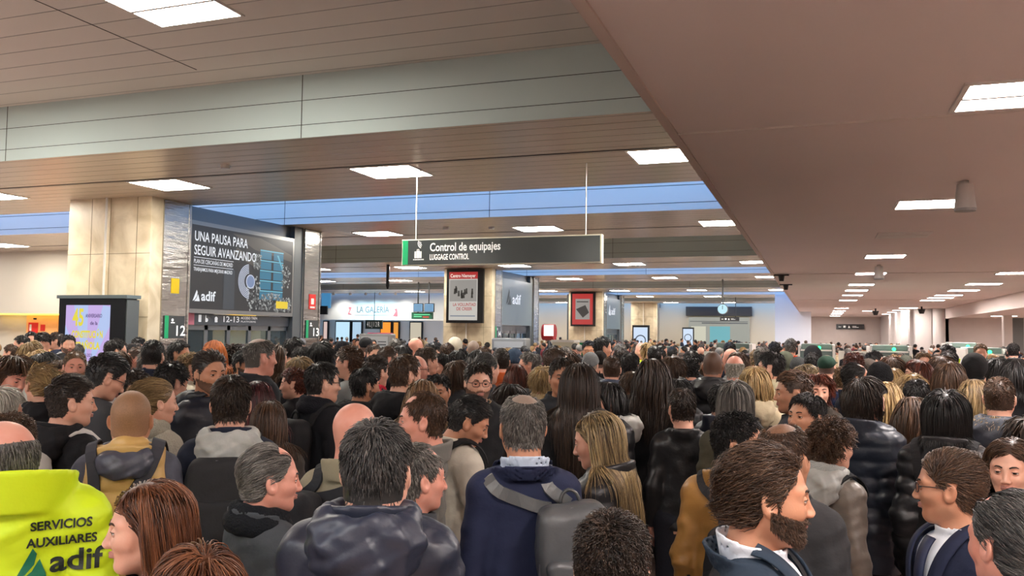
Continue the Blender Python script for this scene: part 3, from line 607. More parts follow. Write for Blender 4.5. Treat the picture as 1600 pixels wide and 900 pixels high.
for i, px in enumerate((646, 663)):
    a = on_y(px, 474, 36.8); s_ = .55; r = MB().box(a[0], a[0]+.50, 36.8, 36.9, a[2]-.42, a[2]).box(a[0]+.2, a[0]+.24, 36.83, 36.87, a[2], HL).build('departure_screen', M_BLACK); tag(r, ('left' if i == 0 else 'right')+' one of two bluish departure screens above the green board', 'screen'); polys([rect(.03, .03, .49, .39)], glow((120, 176, 216), 1.0), r, fr_y(a[0], 36.8, a[2]-.42), 'screen_face', .01); polys([rect(.06, .07+.06*j, .44, .09+.06*j) for j in range(5)], glow((60, 90, 130), .8), r, fr_y(a[0], 36.8, a[2]-.42), 'screen_lines', .015)
a = on_y(643, 488, 36.95); b = on_y(675, 497, 36.95); r = MB().box(a[0], b[0], 36.95, 37.1, b[2]-.05, a[2]).box(a[0]+.3, a[0]+.34, 37.0, 37.04, a[2], HL).build('information_board', mat('board_green', (40, 96, 70), .4)); tag(r, 'green lit information board under the two departure screens', 'screen')
w = b[0]-a[0]; h = a[2]-b[2]+.05; polys([rect(.12*w, .6*h, .9*w, .75*h), rect(.12*w, .3*h, .5*w, .45*h)], glow((120, 240, 170), 1.1), r, fr_y(a[0], 36.95, b[2]-.05), 'green_rows', .01); polys([rect(.55*w, .2*h, .85*w, .4*h)], glow((230, 80, 60), .9), r, fr_y(a[0], 36.95, b[2]-.05), 'red_row', .01)
a = on_y(505, 458, 44); r = MB().box(a[0]-.1, a[0]+.5, 44, 44.1, a[2]-.9, a[2]).build('hanging_banner', glow((70, 140, 190), .9)); tag(r, 'blue hanging banner beside the steel pillar at the gallery', 'banner')
a = on_y(502, 478, 43); r = MB().box(a[0]-.3, a[0]+.4, 43, 43.1, a[2]-.5, a[2]).build('hanging_sign', M_BLACK); tag(r, 'black hanging panel under the blue banner', 'sign')
# pendant camera over the gallery and red kiosk umbrella
a = on_y(606, 430, 27); r = MB().cyl((a[0], 27, HL), (a[0], 27, a[2]-.35), .06, n=12).cyl((a[0], 27, a[2]-.35), (a[0], 27, a[2]-.5), .07, .03, n=12).build('pendant_camera', M_BLACK); tag(r, 'black pendant dome camera hanging above the gallery', 'camera')
a = on_y(585, 520, 30)
r = MB().box(a[0]-.55, a[0]+.55, 30, 31, 0, 1.62).build('red_kiosk', mat('kiosk_red', (176, 34, 34), .5)); tag(r, 'small red kiosk with rounded roof in front of the far shops', 'kiosk'); MB().cyl((a[0]-.55, 30.5, 1.72), (a[0]+.55, 30.5, 1.72), .22, n=20).build('kiosk_roof', mat('kiosk_red', (176, 34, 34), .5), r)
# grey barrier/ticket cabinets behind the crowd
def cabinet(px0, px1, py, Y, lb, kind='info_cabinet'):
    a = on_y(px0, py, Y); b = on_y(px1, py, Y); w = b[0]-a[0]; z = a[2]
    r = MB().box(a[0], b[0], Y, Y+.35, 0, z).build(kind, mat('cabinet_grey', (150, 152, 152), .4, .3), bevel=.03); tag(r, lb, 'cabinet')
    MB().box(a[0]+.08*w, b[0]-.08*w, Y-.015, Y, z-.75, z-.08).build('door_panel', mat('panel_pale', (176, 180, 182), .4), r)
    polys([rect(.12*w, z-.4, .32*w, z-.25), rect(.42*w, z-.33, .50*w, z-.25), rect(.62*w, z-.25, .88*w, z-.22), rect(.62*w, z-.34, .88*w, z-.30)], mat('label_dark', (80, 84, 88), .5), r, fr_y(a[0], Y-.015, 0), 'printed_labels', .004)
cabinet(768, 822, 528, 19, 'pale grey cabinet with printed labels in front of the second entrance')
cabinet(561, 610, 521, 22, 'grey cabinet in front of the red kiosk')
def stall(px0, px1, py, Y, rgb, lb, name='ticket_counter'):
    a = on_y(px0, py, Y); b = on_y(px1, py, Y); r = MB().box(a[0], b[0], Y, Y+.6, 0, a[2]).build(name, mat('counter_paint', rgb, .5), bevel=.02); tag(r, lb, 'counter')
    MB().box(a[0]-.03, b[0]+.03, Y-.04, Y+.64, a[2]-.07, a[2]).build('counter_top', M_WHITE, r)
stall(863, 896, 531, 26, (196, 190, 170), 'cream counter left of the man in sunglasses'); stall(905, 930, 532, 28, (30, 140, 90), 'green topped counter behind the man in sunglasses')
a = on_y(858, 508, 34); r = MB().cyl((a[0]-.25, 34, 2.05), (a[0]+.25, 34, 2.05), .34, n=28).build('round_red_sign', mat('kiosk_red', (176, 34, 34), .5)); tag(r, 'round red sign with a white lit centre between the second and third pillars', 'sign'); MB().box(a[0]-.1, a[0]+.3, 33.6, 33.66, 1.9, 2.35).build('lit_centre', glow((255, 240, 232), 2.), r); MB().cyl((a[0], 34, 0), (a[0], 34, 1.8), .05).build('stand', M_GREY, r)
# security scanners with green lights
def scanner(px0, px1, py, Y, lb, light=True):
    a = on_y(px0, py, Y); b = on_y(px1, py, Y); w = b[0]-a[0]; z = a[2]
    r = MB().box(a[0], b[0], Y, Y+1.6, 0, z-.14).build('security_scanner', mat('scanner_grey', (96, 112, 108), .4)); tag(r, lb, 'security scanner')
    MB().box(a[0]+.04*w, b[0]-.04*w, Y+.25, Y+1.4, z-.14, z).build('tunnel_hood', mat('scanner_hood', (112, 128, 122), .4), r, bevel=.02)
    MB().box(b[0]-.02, b[0]+.05, Y-.03, Y+1.6, 0, z-.02).build('side_panel', M_WHITE, r); MB().box(a[0]-.05, a[0]+.0, Y-.03, Y+1.6, 0, z-.04).build('side_panel', M_WHITE, r)
    MB().box(a[0]+.02*w, b[0]-.04, Y-.02, Y, z-.19, z-.15).build('trim_strip', M_WHITE, r)
    if light:
        MB().cyl((a[0]+.58*w, Y-.02, z-.10), (a[0]+.58*w, Y-.05, z-.10), .045, n=14).build('green_light', glow((40, 230, 120), 6.), r)
scanner(1250, 1302, 537, 24, 'grey security scanner with a green light, left of the long white panel'); scanner(1362, 1422, 539, 24, 'grey security scanner with a green light in the middle of the right hall')
scanner(1487, 1530, 535, 25.2, 'rear grey scanner beside the white wall corner'); scanner(1512, 1571, 543, 23.5, 'grey scanner with green lights at the far right'); scanner(1118, 1172, 536, 24, 'grey scanner below the far clock', False); scanner(1000, 1062, 541, 24, 'grey scanner with a small green light left of the cream panels')
for px0, px1, py, lb in ((1310, 1355, 548, 'white barrier panel between the two green lit scanners'), (1064, 1110, 548, 'cream barrier panels between the two left scanners')):
    a = on_y(px0, py, 23.8); b = on_y(px1, py, 23.8); r = MB().box(a[0], b[0], 23.8, 23.88, 0, a[2]).build('barrier_panel', mat('barrier_white', (222, 220, 208), .5)); tag(r, lb, 'barrier'); MB().box(a[0]+.4*(b[0]-a[0]), a[0]+.45*(b[0]-a[0]), 23.78, 23.8, 0, a[2]-.05).build('panel_joint', M_GREY, r)
print('hall', time.time()-T0)

# wall washers that light the gallery wall
for i, (px, col, e) in enumerate(((530, (1, .95, .86), 230), (556, (.62, .88, 1), 200), (580, (.55, .85, 1), 260), (602, (.62, .88, 1), 200), (626, (1, .95, .86), 230))):
    a = on_y(px, 462, 47.3); l = bpy.data.lights.new('wall_washer', 'SPOT'); l.energy = e; l.color = col; l.spot_size = math.radians(95); l.spot_blend = .7; l.shadow_soft_size = .08
    r = MB().cyl((a[0], 46.6, HL), (a[0], 46.6, HL-.14), .07, .09, n=14).build('wall_washer', M_WHITE); tag(r, '%s of the five small spotlights washing the gallery wall' % ['leftmost', 'second from left', 'middle', 'second from right', 'rightmost'][i], 'spotlight')
    o = bpy.data.objects.new('washer_lamp', l); COL.objects.link(o); o.parent = r; o.location = (a[0], 46.6, HL-.17); o.rotation_euler = (math.radians(38), 0, 0)
# ------------------------------------------------------------------ heads
# head frame: origin at ear level, z up, face towards +Y; neck base blends into the shoulders
def head_sdf(sex='m', fat=0., old=0.):
    j = 1.0 if sex == 'm' else .93; nk = (.060 if sex == 'm' else .049)+fat*.012
    def fn(p):
        p = p.astype(f32); ax = p.copy(); ax[:, 0] = np.abs(p[:, 0])
        d = ell(p, (0, -.014, .036), (.0775, .0985, .092))
        d = smin(d, ell(p, (0, .030, -.030), (.060*j, .056, .070)), .045)
        d = smin(d, cap(p, (0, .050, -.086), (0, .062, -.096), .026*j, .017*j), .035)
        d = smin(d, cap(ax, (.052*j, -.004, -.048), (.020, .048, -.090), .017+fat*.006), .03)
        d = smin(d, cap(ax, (.036, .062, -.022), (.046, .040, -.020), .016+fat*.006), .025)
        d = smin(d, cap(ax, (.012, .081, .022), (.044, .066, .024), .010 if sex == 'm' else .007), .018)
        d = smax(d, -ell(ax, (.031, .096, .004), (.017, .017, .012)), .018)
        d = smin(d, ell(ax, (.031, .070, .004), (.0145, .0145, .0125)), .006)
        d = smin(d, cap(p, (0, .084, .012), (0, .1035, -.031), .0062, .0088), .014)
        d = smin(d, ell(ax, (.011, .096, -.035), (.0085, .012, .0075)), .008)
        d = smax(d, -ell(ax, (.0065, .103, -.0415), (.0035, .006, .004)), .004)
        d = smin(d, cap(ax, (0, .0905, -.0565), (.021, .080, -.0595), .0052, .003), .006)
        d = smin(d, cap(ax, (0, .0895, -.067), (.018, .080, -.0615), .0062, .003), .006)
        d = smax(d, -cap(ax, (0, .0975, -.0615), (.024, .083, -.0605), .0022), .004)
        d = smax(d, -ell(p, (0, .094, -.0775), (.018, .009, .0055)), .010)
        e = ax-np.array((.079, -.008, -.004), f32)                          # ear
        er = np.stack([e[:, 0]-.35*np.maximum(0, -e[:, 1]), e[:, 1]*.95+e[:, 2]*.25, e[:, 2]-e[:, 1]*.2], 1)
        ear = ell(er, (.002, 0, 0), (.0085, .0185, .031))
        ear = smax(ear, -ell(er, (.010, .003, .004), (.007, .011, .019)), .004)
        d = smin(d, ear, .006)
        d = smin(d, cap(p, (0, -.024, -.03), (0, -.05, -.16), nk+.004, nk), .035)
        d = smin(d, cap(p, (0, -.045, -.15), (0, -.038, -.23), nk+.003, nk+.002), .03)
        if fat: d = smin(d, ell(p, (0, .03, -.095), (.045, .04, .028)), .03)
        return d
    return fn
def eye_parts():
    """eyeballs, lids, brows as extra geometry in the head frame: lists of (V,F,material slot)"""
    out = []
    for s in (-1, 1):
        c = np.array((.031*s, .0745, .0035)); R = .0125; nu, nv = 14, 10
        th = np.linspace(0, math.pi, nv+1); ph = np.arange(nu)*2*math.pi/nu     # pole along +Y
        V = [c+R*np.array((math.sin(a)*math.cos(b), math.cos(a), math.sin(a)*math.sin(b))) for a in th for b in ph]
        F = []; M = []
        for i in range(nv):
            for k in range(nu):
                F.append((i*nu+k, i*nu+(k+1) % nu, (i+1)*nu+(k+1) % nu, (i+1)*nu+k)); M.append(3 if i < 2 else 2)
        out.append((np.array(V), F, M))
        for up in (1, -1):                                                    # lids: bands of a slightly larger sphere
            V = []; na, nb = 9, 5; F = []
            for i in range(nb):
                el = (math.radians(13)+math.radians(80)*i/(nb-1)) if up == 1 else -(math.radians(17)+math.radians(55)*i/(nb-1))
                for k in range(na):
                    az = math.radians(-75+150*k/(na-1))
                    e2 = el*(.25+.75*math.cos(az)**.5) if i == 0 else el
                    V.append(c+(R+.0014)*np.array((math.sin(az)*math.cos(e2), math.cos(az)*math.cos(e2), math.sin(e2))))
            for i in range(nb-1):
                for k in range(na-1): F.append((i*na+k, i*na+k+1, (i+1)*na+k+1, (i+1)*na+k))
            out.append((np.array(V), F, [0]*len(F)))
            if up == 1:                                                       # lash line
                P = [V[k]+np.array((0, .0012, 0)) for k in range(na)]
                tv, tf = tube_np(P, .0011, 4); out.append((tv, tf, [4]*len(tf)))
        P = [np.array((s*x, y, z)) for x, y, z in ((.013, .0925, .0225), (.024, .0905, .0275), (.036, .0845, .0285), (.047, .074, .022))]
        tv, tf = tube_np(P, np.array((.0030, .0036, .0028, .0012)), 6); out.append((tv, tf, [4]*len(tf)))
    return out
def scalp_z(y, hl=0.):
    return np.interp(y, [-.11, -.04, -.018, .004, .018, .046, .068, .085, .12], [-.062, -.058, -.022, .012, .006, .036, .074+hl, .088+hl, .2])
def scalp_mask(p, style):
    x, y, z = p[:, 0], p[:, 1], p[:, 2]
    hl = {'receding': .012}.get(style, 0)
    m = z > scalp_z(y, hl)
    m &= ~((np.abs(x) > .0765) & (z < .032) & (np.abs(y+.008) < .026))
    m &= ~((y > -.02) & (z < .02) & (np.abs(x) < .06))
    if style == 'receding': m &= ~((y > .02) & (z > .05) & (np.abs(x) < .085-.25*np.maximum(0, .07-y)) & (np.abs(x) > .0) & (z > .112-y*.45))
    if style in ('fringe', 'bald'): m &= (z < .062-.12*np.maximum(0, y)+.0*x) & ~((z > .045) & (y > .03))
    if style == 'thin': m &= ~(((x/.045)**2+((y+.03)/.055)**2 < 1) & (z > .08))
    return m
_HEADS = {}
def head_mesh(sex, fat, h):
    k = (sex, fat, h)
    if k not in _HEADS:
        fn = head_sdf(sex, fat); V, Q = nets(fn, (-.11, -.14, -.27), (.11, .13, .14), h)
        keep = (V[Q].mean(1)[:, 2] > -.245); Q = Q[keep]
        _HEADS[k] = (V, Q, fn)
    return _HEADS[k]
class Pose:
    """body frame of a 1.75 m person (origin at the feet, facing +Y); head turned by yaw, nodding by pitch"""
    def __init__(s, yaw=0, pitch=0, roll=0, arms=('down', 'down'), sex='m', fat=0., sink=0.):
        s.R = rotm(math.radians(yaw), math.radians(pitch), math.radians(roll)); s.Rh = rotm(math.radians(yaw*.5), math.radians(pitch*.4), math.radians(roll*.5))
        s.sex = sex; s.fat = fat; s.yaw, s.pitch = yaw, pitch
        s.piv = np.array((0, -.045, 1.50)); s.c0 = np.array((0, .008+sink*.6, 1.622-sink))
        s.c = s.piv+s.R@(s.c0-s.piv); k = (1 if sex == 'm' else .90)*(1+.10*fat); s.k = k
        A = dict(down=((.194, -.035, 1.12), (.206, .05, .87)), front=((.245, .02, 1.12), (.11, .25, 1.12)), pocket=((.275, -.07, 1.13), (.20, .09, .94)),
                 crossed=((.25, .06, 1.14), (-.05, .23, 1.13)), ear=((.27, .12, 1.22), (.135, .10, 1.50)), up=((.25, .20, 1.27), (.09, .28, 1.53)),
                 reach=((.25, .06, 1.16), (.20, .31, 1.20)), chin=((.20, .16, 1.15), (.05, .17, 1.44)), back=((.25, -.12, 1.14), (.12, -.18, .98)), phone=((.215, .03, 1.15), (.12, .21, 1.27)))
        s.arm = []; s.armname = arms
        for sd, nm in ((-1, arms[0]), (1, arms[1])):
            e, w = A[nm]; s.arm.append([np.array((sd*.148*k, -.012, 1.392)), np.array((sd*e[0]*k, e[1], e[2])), np.array((sd*w[0]*k, w[1], w[2]))])
    def head_to_body(s, V): return V@s.R.T+s.c
    def body_to_head(s, P): return ((P-s.c)@s.R).astype(f32)
    def deform(s, V):
        """verts in head frame -> body frame, blending the neck"""
        A = s.head_to_body(V); B = V+s.c0
        t = np.clip((V[:, 2]+.215)/.14, 0, 1)[:, None]; t = t*t*(3-2*t)
        return B*(1-t)+A*t
def torso_d(p, ps, t=0., hem=None, quilt=None, bulk=1., arms=True, torso=True, seed=0., hip=1., fold=.004):
    """torso + arms distance, t = cloth thickness; quilt=(pitch, amp)"""
    k = ps.k; q = p.copy(); q[:, 1] = q[:, 1]/.68; f = ps.fat; out = None
    if torso:
        b = bulk; ch = .152*k*b; wa = (.145 if ps.sex == 'm' else .132)*b+f*.03; hp = (.156 if ps.sex == 'm' else .158)*hip*b+f*.02
        d = cap(q, (0, .01, 1.33), (0, .015, 1.08), ch+t, wa+t)
        d = smin(d, cap(q, (0, .015, 1.06), (0, -.01, .88), wa+t, hp+t), .06)
        d *= .85
        d = smin(d, cap(p, (-.110*k, -.015, 1.390), (.110*k, -.015, 1.390), .054*k+t), .06)
        for s in (-1, 1): d = smin(d, cap(p, (0, -.045, 1.468), (s*.14*k, -.02, 1.40), .044+t*.8, .050+t), .035)
        if hem is not None and hem < .86: d = smin(d, cap(q, (0, -.01, .9), (0, 0, hem), hp+t, hp+t+.02)*.9, .05)
        if fold:
            d = d+fold*wob(p, 16, seed)+fold*.5*wob(p, 34, seed+2)
            if not quilt: d = d+fold*.9*(np.sqrt(np.abs(np.sin(p[:, 2]*11+p[:, 0]*7+2.2*np.sin(p[:, 0]*6+seed)+1.6*np.sin(p[:, 2]*5+seed*2)+p[:, 1]*5)))-.7)
        if quilt: d = d-quilt[1]*np.sqrt(np.abs(np.sin(math.pi*p[:, 2]/quilt[0])))
        if hem is not None: d = smax(d, hem-p[:, 2], .015)
        out = d
    if arms:
        for i, (S, E, W) in enumerate(ps.arm):
            a = cap(p, S, E, .052*k+t, .042*k+t); L1 = np.linalg.norm(E-S)
            a2 = cap(p, E, W, .046*k+t, .033*k+t)
            if quilt:
                u = (p-S.astype(f32))@((E-S)/L1).astype(f32); u2 = (p-E.astype(f32))@((W-E)/np.linalg.norm(W-E)).astype(f32)
                a = a-quilt[1]*np.sqrt(np.abs(np.sin(math.pi*u/quilt[0]))); a2 = a2-quilt[1]*np.sqrt(np.abs(np.sin(math.pi*u2/quilt[0])))
            a = smin(a, a2, .03)
            if fold: a = a+fold*1.1*wob(p, 24, seed+i+1)+(0 if quilt else fold*1.1*(np.sqrt(np.abs(np.sin(p[:, 2]*24+p[:, 1]*18+1.8*np.sin(p[:, 2]*9+seed+i))))-.7))
            cd = (W-E)/np.linalg.norm(W-E); a = smax(a, (p-W.astype(f32))@cd.astype(f32)-.005, .01)
            out = a if out is None else smin(out, a, .03)
    return out
def collar_d(p, R=.083, z0=1.44, z1=1.52, t=.010, flare=.0, cy=-.035, back=1.0, gap=0.):
    """stand-up collar: tilted ring around the neck, lower in front"""
    x = p[:, 0]; y = p[:, 1]-cy; zz = p[:, 2]+.20*y
    r = np.sqrt(x*x+(y*1.05)**2); Rz = R+flare*(zz-z0)
    d = np.abs(r-Rz)-t
    d = smax(d, np.maximum(z0-zz, zz-z1), .008)
    if gap: d = smax(d, -( -(y)+0 ) if False else np.where(y > 0, gap-np.abs(x), -1), .006)
    return d
def hood_d(p, seed=0., size=1.):
    c = np.array((0, -.045, 1.487), f32); q = p-c; a = math.radians(22)
    y = q[:, 1]*math.cos(a)+q[:, 2]*math.sin(a); z = -q[:, 1]*math.sin(a)+q[:, 2]*math.cos(a)
    ring = np.sqrt((np.sqrt((q[:, 0]/1.12)**2+y*y)-.088*size)**2+(z*.85)**2)-(.030+.016*np.clip(-y/.09, -1, 1))*size
    bag = ell(p, (0, -.125-.01*size, 1.455-.02*size), (.135*size, .072*size, .100*size*size))
    d = smin(ring, bag, .05)
    d = smax(d, -ell(p, (0, -.115, 1.560), (.085*size, .045*size, .075)), .03)
    return d+.007*wob(p, 22, seed)+.004*wob(p, 45, seed)
def legs_d(p, k=1., t=.02):
    d = None
    for s in (-1, 1):
        a = smin(cap(p, (s*.088, 0, .90), (s*.095, .012, .50), .088+t, .058+t), cap(p, (s*.095, .012, .50), (s*.10, -.012, .09), .056+t, .042+t), .02)
        d = a if d is None else smin(d, a, .02)
    return smax(smin(d, ell(p, (0, 0, .93), (.165, .115, .10)), .04)+.003*wob(p, 26), .055-p[:, 2], .01)
def shoe_d(p):
    d = smin(ell(p, (0, .055, .035), (.045, .13, .045)), ell(p, (0, -.02, .07), (.043, .055, .06)), .03)
    return smax(d, .004-p[:, 2], .008)
def hand_d(curl=.5, grip=False):
    chains = []
    for i, (x, L, y) in enumerate(((-.030, .066, .0), (-.010, .076, .0), (.010, .072, .0), (.029, .058, .0))):
        p0 = np.array((x, 0, .088-.004*abs(i-1.3))); ang = 0; pts = [p0]
        for s_, fr in enumerate((.45, .32, .23)):
            ang += curl*(.55, .75, .6)[s_]; pts.append(pts[-1]+np.array((x*.06, math.sin(ang), math.cos(ang)))*L*fr)
        chains.append((pts, (.0092, .0086, .0078, .0068)))
    th = [np.array((-.026, .006, .022)), np.array((-.050, .020, .050)), np.array((-.052+.014*curl, .034+.01*curl, .078)), np.array((-.044+.02*curl, .044+.012*curl, .100))]
    chains.append((th, (.014, .0115, .010, .0085)))
    def fn(p):
        d = rbox(p, (0, 0, .052), (.041, .0135, .040), .013)
        d = smin(d, cap(p, (0, 0, -.04), (0, 0, .02), .026, .026), .02)
        for pts, r in chains:
            c = None
            for a in range(len(pts)-1):
                s_ = cap(p, pts[a], pts[a+1], r[a], r[a+1]); c = s_ if c is None else smin(c, s_, .003)
            d = smin(d, c, .006)
        return d
    return fn
_HAND = {}
def hand_mesh(curl, side):
    k = (curl, side)
    if k not in _HAND:
        V, Q = nets(hand_d(curl), (-.09, -.04, -.05), (.07, .10, .19), .0045)
        if side > 0: V = V*np.array((-1, 1, 1)); Q = Q[:, ::-1]
        _HAND[k] = (V, Q)
    return _HAND[k]
# ------------------------------------------------------------------ hair strands
def comb_field(kind, crown=(0, -.05, .125)):
    cr = np.array(crown)
    def f(p):
        n = p/np.array((.078, .10, .09))**2; n = n/(np.linalg.norm(n, axis=1, keepdims=True)+1e-9)
        if kind == 'crown': v = p-cr
        elif kind == 'back': v = np.tile((0, -1., -.15), (len(p), 1))
        elif kind == 'side': v = np.stack([np.full(len(p), 1.), p[:, 0]*0-.35, p[:, 0]*0-.2], 1)
        elif kind == 'forward': v = np.where((p[:, 1] < -.05)[:, None] & (p[:, 2] < .09)[:, None], np.array((0, 0, -1.)), np.array((0., 1, -.05)))
        elif kind == 'part': v = np.where((p[:, 1] < .0)[:, None], np.stack([p[:, 0]*5, np.full(len(p), -.8), np.full(len(p), -.8)], 1), np.stack([np.sign(p[:, 0]+.012)*1., np.full(len(p), -.45), np.full(len(p), -.5)], 1))
        elif kind == 'pull': v = np.array((0, -.115, .02))-p
        elif kind == 'down': v = np.tile((0, 0, -1.), (len(p), 1))
        else: v = p-cr
        v = v-(v*n).sum(1, keepdims=True)*n*.9
        return v/(np.linalg.norm(v, axis=1, keepdims=True)+1e-9)
    return f
STY = {  # mask, comb, length(top, side), lift, grav, curl, points, offset(max), radius, count
 'crop': ('full', 'crown', (.014, .010), .7, .1, .25, 4, .010, .0011, 4200), 'short': ('full', 'crown', (.036, .022), .45, .25, .45, 5, .020, .0013, 4200),
 'fade': ('full', 'forward', (.040, .007), .55, .1, .4, 5, .022, .0013, 4600), 'quiff': ('full', 'back', (.050, .012), .9, .0, .35, 6, .030, .0013, 4600),
 'swept': ('full', 'back', (.090, .065), .60, .22, 1.15, 8, .022, .0013, 5200), 'neat': ('full', 'side', (.048, .028), .35, .2, .25, 6, .016, .0013, 4600),
 'back': ('receding', 'back', (.062, .045), .30, .25, .35, 7, .015, .0012, 5000), 'receding': ('receding', 'crown', (.024, .020), .5, .2, .35, 5, .013, .0013, 3800),
 'thin': ('thin', 'crown', (.022, .018), .4, .2, .35, 5, .012, .0012, 3600),
 'fringe': ('fringe', 'down', (.028, .026), .4, .4, .4, 5, .013, .0012, 2600), 'curly': ('full', 'crown', (.060, .055), .9, .25, 2.6, 10, .048, .0015, 3600),
 'curlyshort': ('full', 'crown', (.036, .028), .9, .15, 1.9, 8, .030, .0015, 3800), 'bob': ('full', 'crown', (.20, .17), .5, .9, .12, 10, .030, .0015, 4200),
 'long': ('full', 'part', (.46, .42), .35, 1.1, .12, 15, .026, .0015, 4600), 'wavy': ('full', 'part', (.42, .38), .45, .9, .75, 16, .036, .0016, 4200),
 'medium': ('full', 'crown', (.13, .11), .6, .5, .5, 9, .034, .0015, 4600), 'tied': ('full', 'pull', (.14, .10), .12, .05, .1, 8, .010, .0013, 4200),
}
def hair_build(ps, style, seed, lod=0, Vh=None, sdf=None, vol=1., dk=1.):
    rng = np.random.RandomState(seed)
    mask, comb, (Lt, Ls), lift, grav, curl, npt, off, rad, cnt = STY[style]
    off *= vol
    if lod == 0: cnt = int(cnt*dk); rad /= dk**.6
    if lod == 1: cnt = int(cnt*.155); rad *= 2.6; npt = max(4, int(npt*.55))
    if lod == 2: cnt = int(cnt*.08); rad *= 4.0; npt = max(3, int(npt*.45))
    if Vh is None:
        Vh, _, sdf = head_mesh(ps.sex, 0., .008 if lod else .003)
    m = scalp_mask(Vh, mask); idx = rng.choice(np.where(m)[0], cnt)
    P = (Vh[idx]+rng.normal(0, .002, (cnt, 3))).astype(f32)
    cranium = lambda q: smin(smin(ell(q, (0, -.014, .036), (.079, .100, .0935)), ell(q, (0, .030, -.03), (.061, .057, .071)), .04),
                             cap(q, (0, -.024, -.03), (0, -.05, -.16), .062 if ps.sex == 'm' else .054), .03)
    Nn = grad(cranium, P)
    cf = comb_field(comb); z = P[:, 2]
    top = np.clip((z-.05)/.05, 0, 1)
    L = (Ls+(Lt-Ls)*top)*rng.uniform(.75, 1.08, cnt)
    off = off*(.72 if Lt < .12 else .9)
    offs = (.003+off*rng.uniform(.1, 1, cnt)**.8*(.45+.55*top if style not in ('long', 'wavy', 'bob', 'curly', 'medium') else 1)).astype(f32)
    if style == 'bob': L = L*np.where(P[:, 1] > .05, .5, 1)
    d = Nn*lift+cf(P)*.8+rng.normal(0, .22 if Lt < .12 else .14, (cnt, 3)); d /= np.linalg.norm(d, axis=1, keepdims=True)
    pts = [ps.head_to_body(P)]; q = P.astype(np.float64); seg = (L/(npt-1))[:, None]
    ph = rng.uniform(0, 6.28, cnt); fr = rng.uniform(.8, 1.2, cnt)
    longh = Lt > .12
    gh = (np.array((0, 0, -1.))@ps.R)        # gravity in head frame
    for s_ in range(1, npt):
        w_ = s_/(npt-1)
        c = cf(q)
        wave = np.stack([np.sin(ph+s_*1.5*fr), np.cos(ph*1.3+s_*1.3*fr), np.sin(ph*.7+s_*1.9*fr)], 1)*curl*.55
        if longh: wave = wave*np.array((.6, .6, .2))
        d = d*.9+c*.42*(1-(w_ if longh else 0))+gh*grav*(.25+.75*w_ if not longh else 1)+wave+rng.normal(0, .05, (cnt, 3))
        d /= np.linalg.norm(d, axis=1, keepdims=True)
        q = q+d*seg
        dd = cranium(q.astype(f32)); pen = np.maximum(0, offs*np.minimum(1, .4+w_)-dd); far = np.maximum(0, dd-(offs+(.004 if not longh else .02)))
        n = grad(cranium, q.astype(f32)); q = q+n*pen[:, None]
        if longh:
            fz = (q[:, 2] < .062)&(q[:, 2] > -.16); q[:, 1] -= np.where(fz, np.clip(q[:, 1]-(.012 if style != 'bob' else .03), 0, .09)*.75, 0)
        if not longh and curl < 1: q = q-n*(far*.6)[:, None]
        if longh:                                                              # lie on shoulders and back
            b = ps.head_to_body(q).astype(f32); tf = lambda x: torso_d(x, ps, .03, fold=0, arms=False)
            td = tf(b); k = td < .012+offs*.5
            if k.any():
                g = grad(tf, b[k], .004); b[k] = b[k]+g*(.012+offs[k]*.5-td[k])[:, None]; q = ((b-ps.c)@ps.R).astype(np.float64)
        pts.append(ps.head_to_body(q))
    PT = np.stack(pts, 1)                                                     # cnt,npt,3
    tone = np.clip(rng.beta(1.6, 2.6, cnt)+.22*np.sin(P[:, 0]*90+P[:, 1]*60+seed)*np.sin(P[:, 2]*70), 0, 1)
    if style == 'tied':
        kb = 220 if lod == 0 else 70; c0 = np.array((0, -.135, .03)); u = rng.normal(0, 1, (kb, 3)); u /= np.linalg.norm(u, axis=1, keepdims=True)
        B = np.zeros((kb, npt, 3)); ax = rng.normal(0, 1, (kb, 3)); ax = np.cross(ax, u); ax /= np.linalg.norm(ax, axis=1, keepdims=True)
        for s_ in range(npt):
            a = s_*.33; B[:, s_] = c0+(u*math.cos(a)+ax*math.sin(a))*rng.uniform(.024, .033, (kb, 1))
        B = B.reshape(-1, 3)@ps.R.T+ps.c; PT = np.concatenate([PT, B.reshape(kb, npt, 3)]); tone = np.concatenate([tone, rng.beta(1.6, 2.2, kb)])
    return strands(PT, rad, tone)
def strands(PT, rad, tone):
    c, n, _ = PT.shape
    T = np.gradient(PT, axis=1); T /= np.linalg.norm(T, axis=2, keepdims=True)+1e-9
    ref = np.array((.31, .53, .79)); u = np.cross(T, ref); u /= np.linalg.norm(u, axis=2, keepdims=True)+1e-9; v = np.cross(T, u)
    w = rad*np.interp(np.arange(n)/(n-1), [0, .5, 1], [1, 1, .25])[None, :, None]
    R = [PT+(u*math.cos(a)+v*math.sin(a))*w for a in (0, 2.094, 4.189)]
    V = np.stack(R, 2).reshape(-1, 3)                                         # c,n,3
    base = (np.arange(c)[:, None]*n+np.arange(n-1)[None])*3
    F = np.concatenate([np.stack([base+a, base+(a+1) % 3, base+3+(a+1) % 3, base+3+a], -1).reshape(-1, 4) for a in range(3)])
    return V, F, np.repeat(tone, n*3)
def cap_shell(ps, Vh, Q, mask, off=.0035):
    m = scalp_mask(Vh, mask); fm = m[Q].all(1); q = Q[fm]; used = np.unique(q); mp = -np.ones(len(Vh), int); mp[used] = np.arange(len(used))
    P = Vh[used].astype(f32); cr = lambda x: ell(x, (0, -.014, .036), (.0775, .0985, .092)); n = grad(cr, P)
    return ps.deform(P+n*off), mp[q]
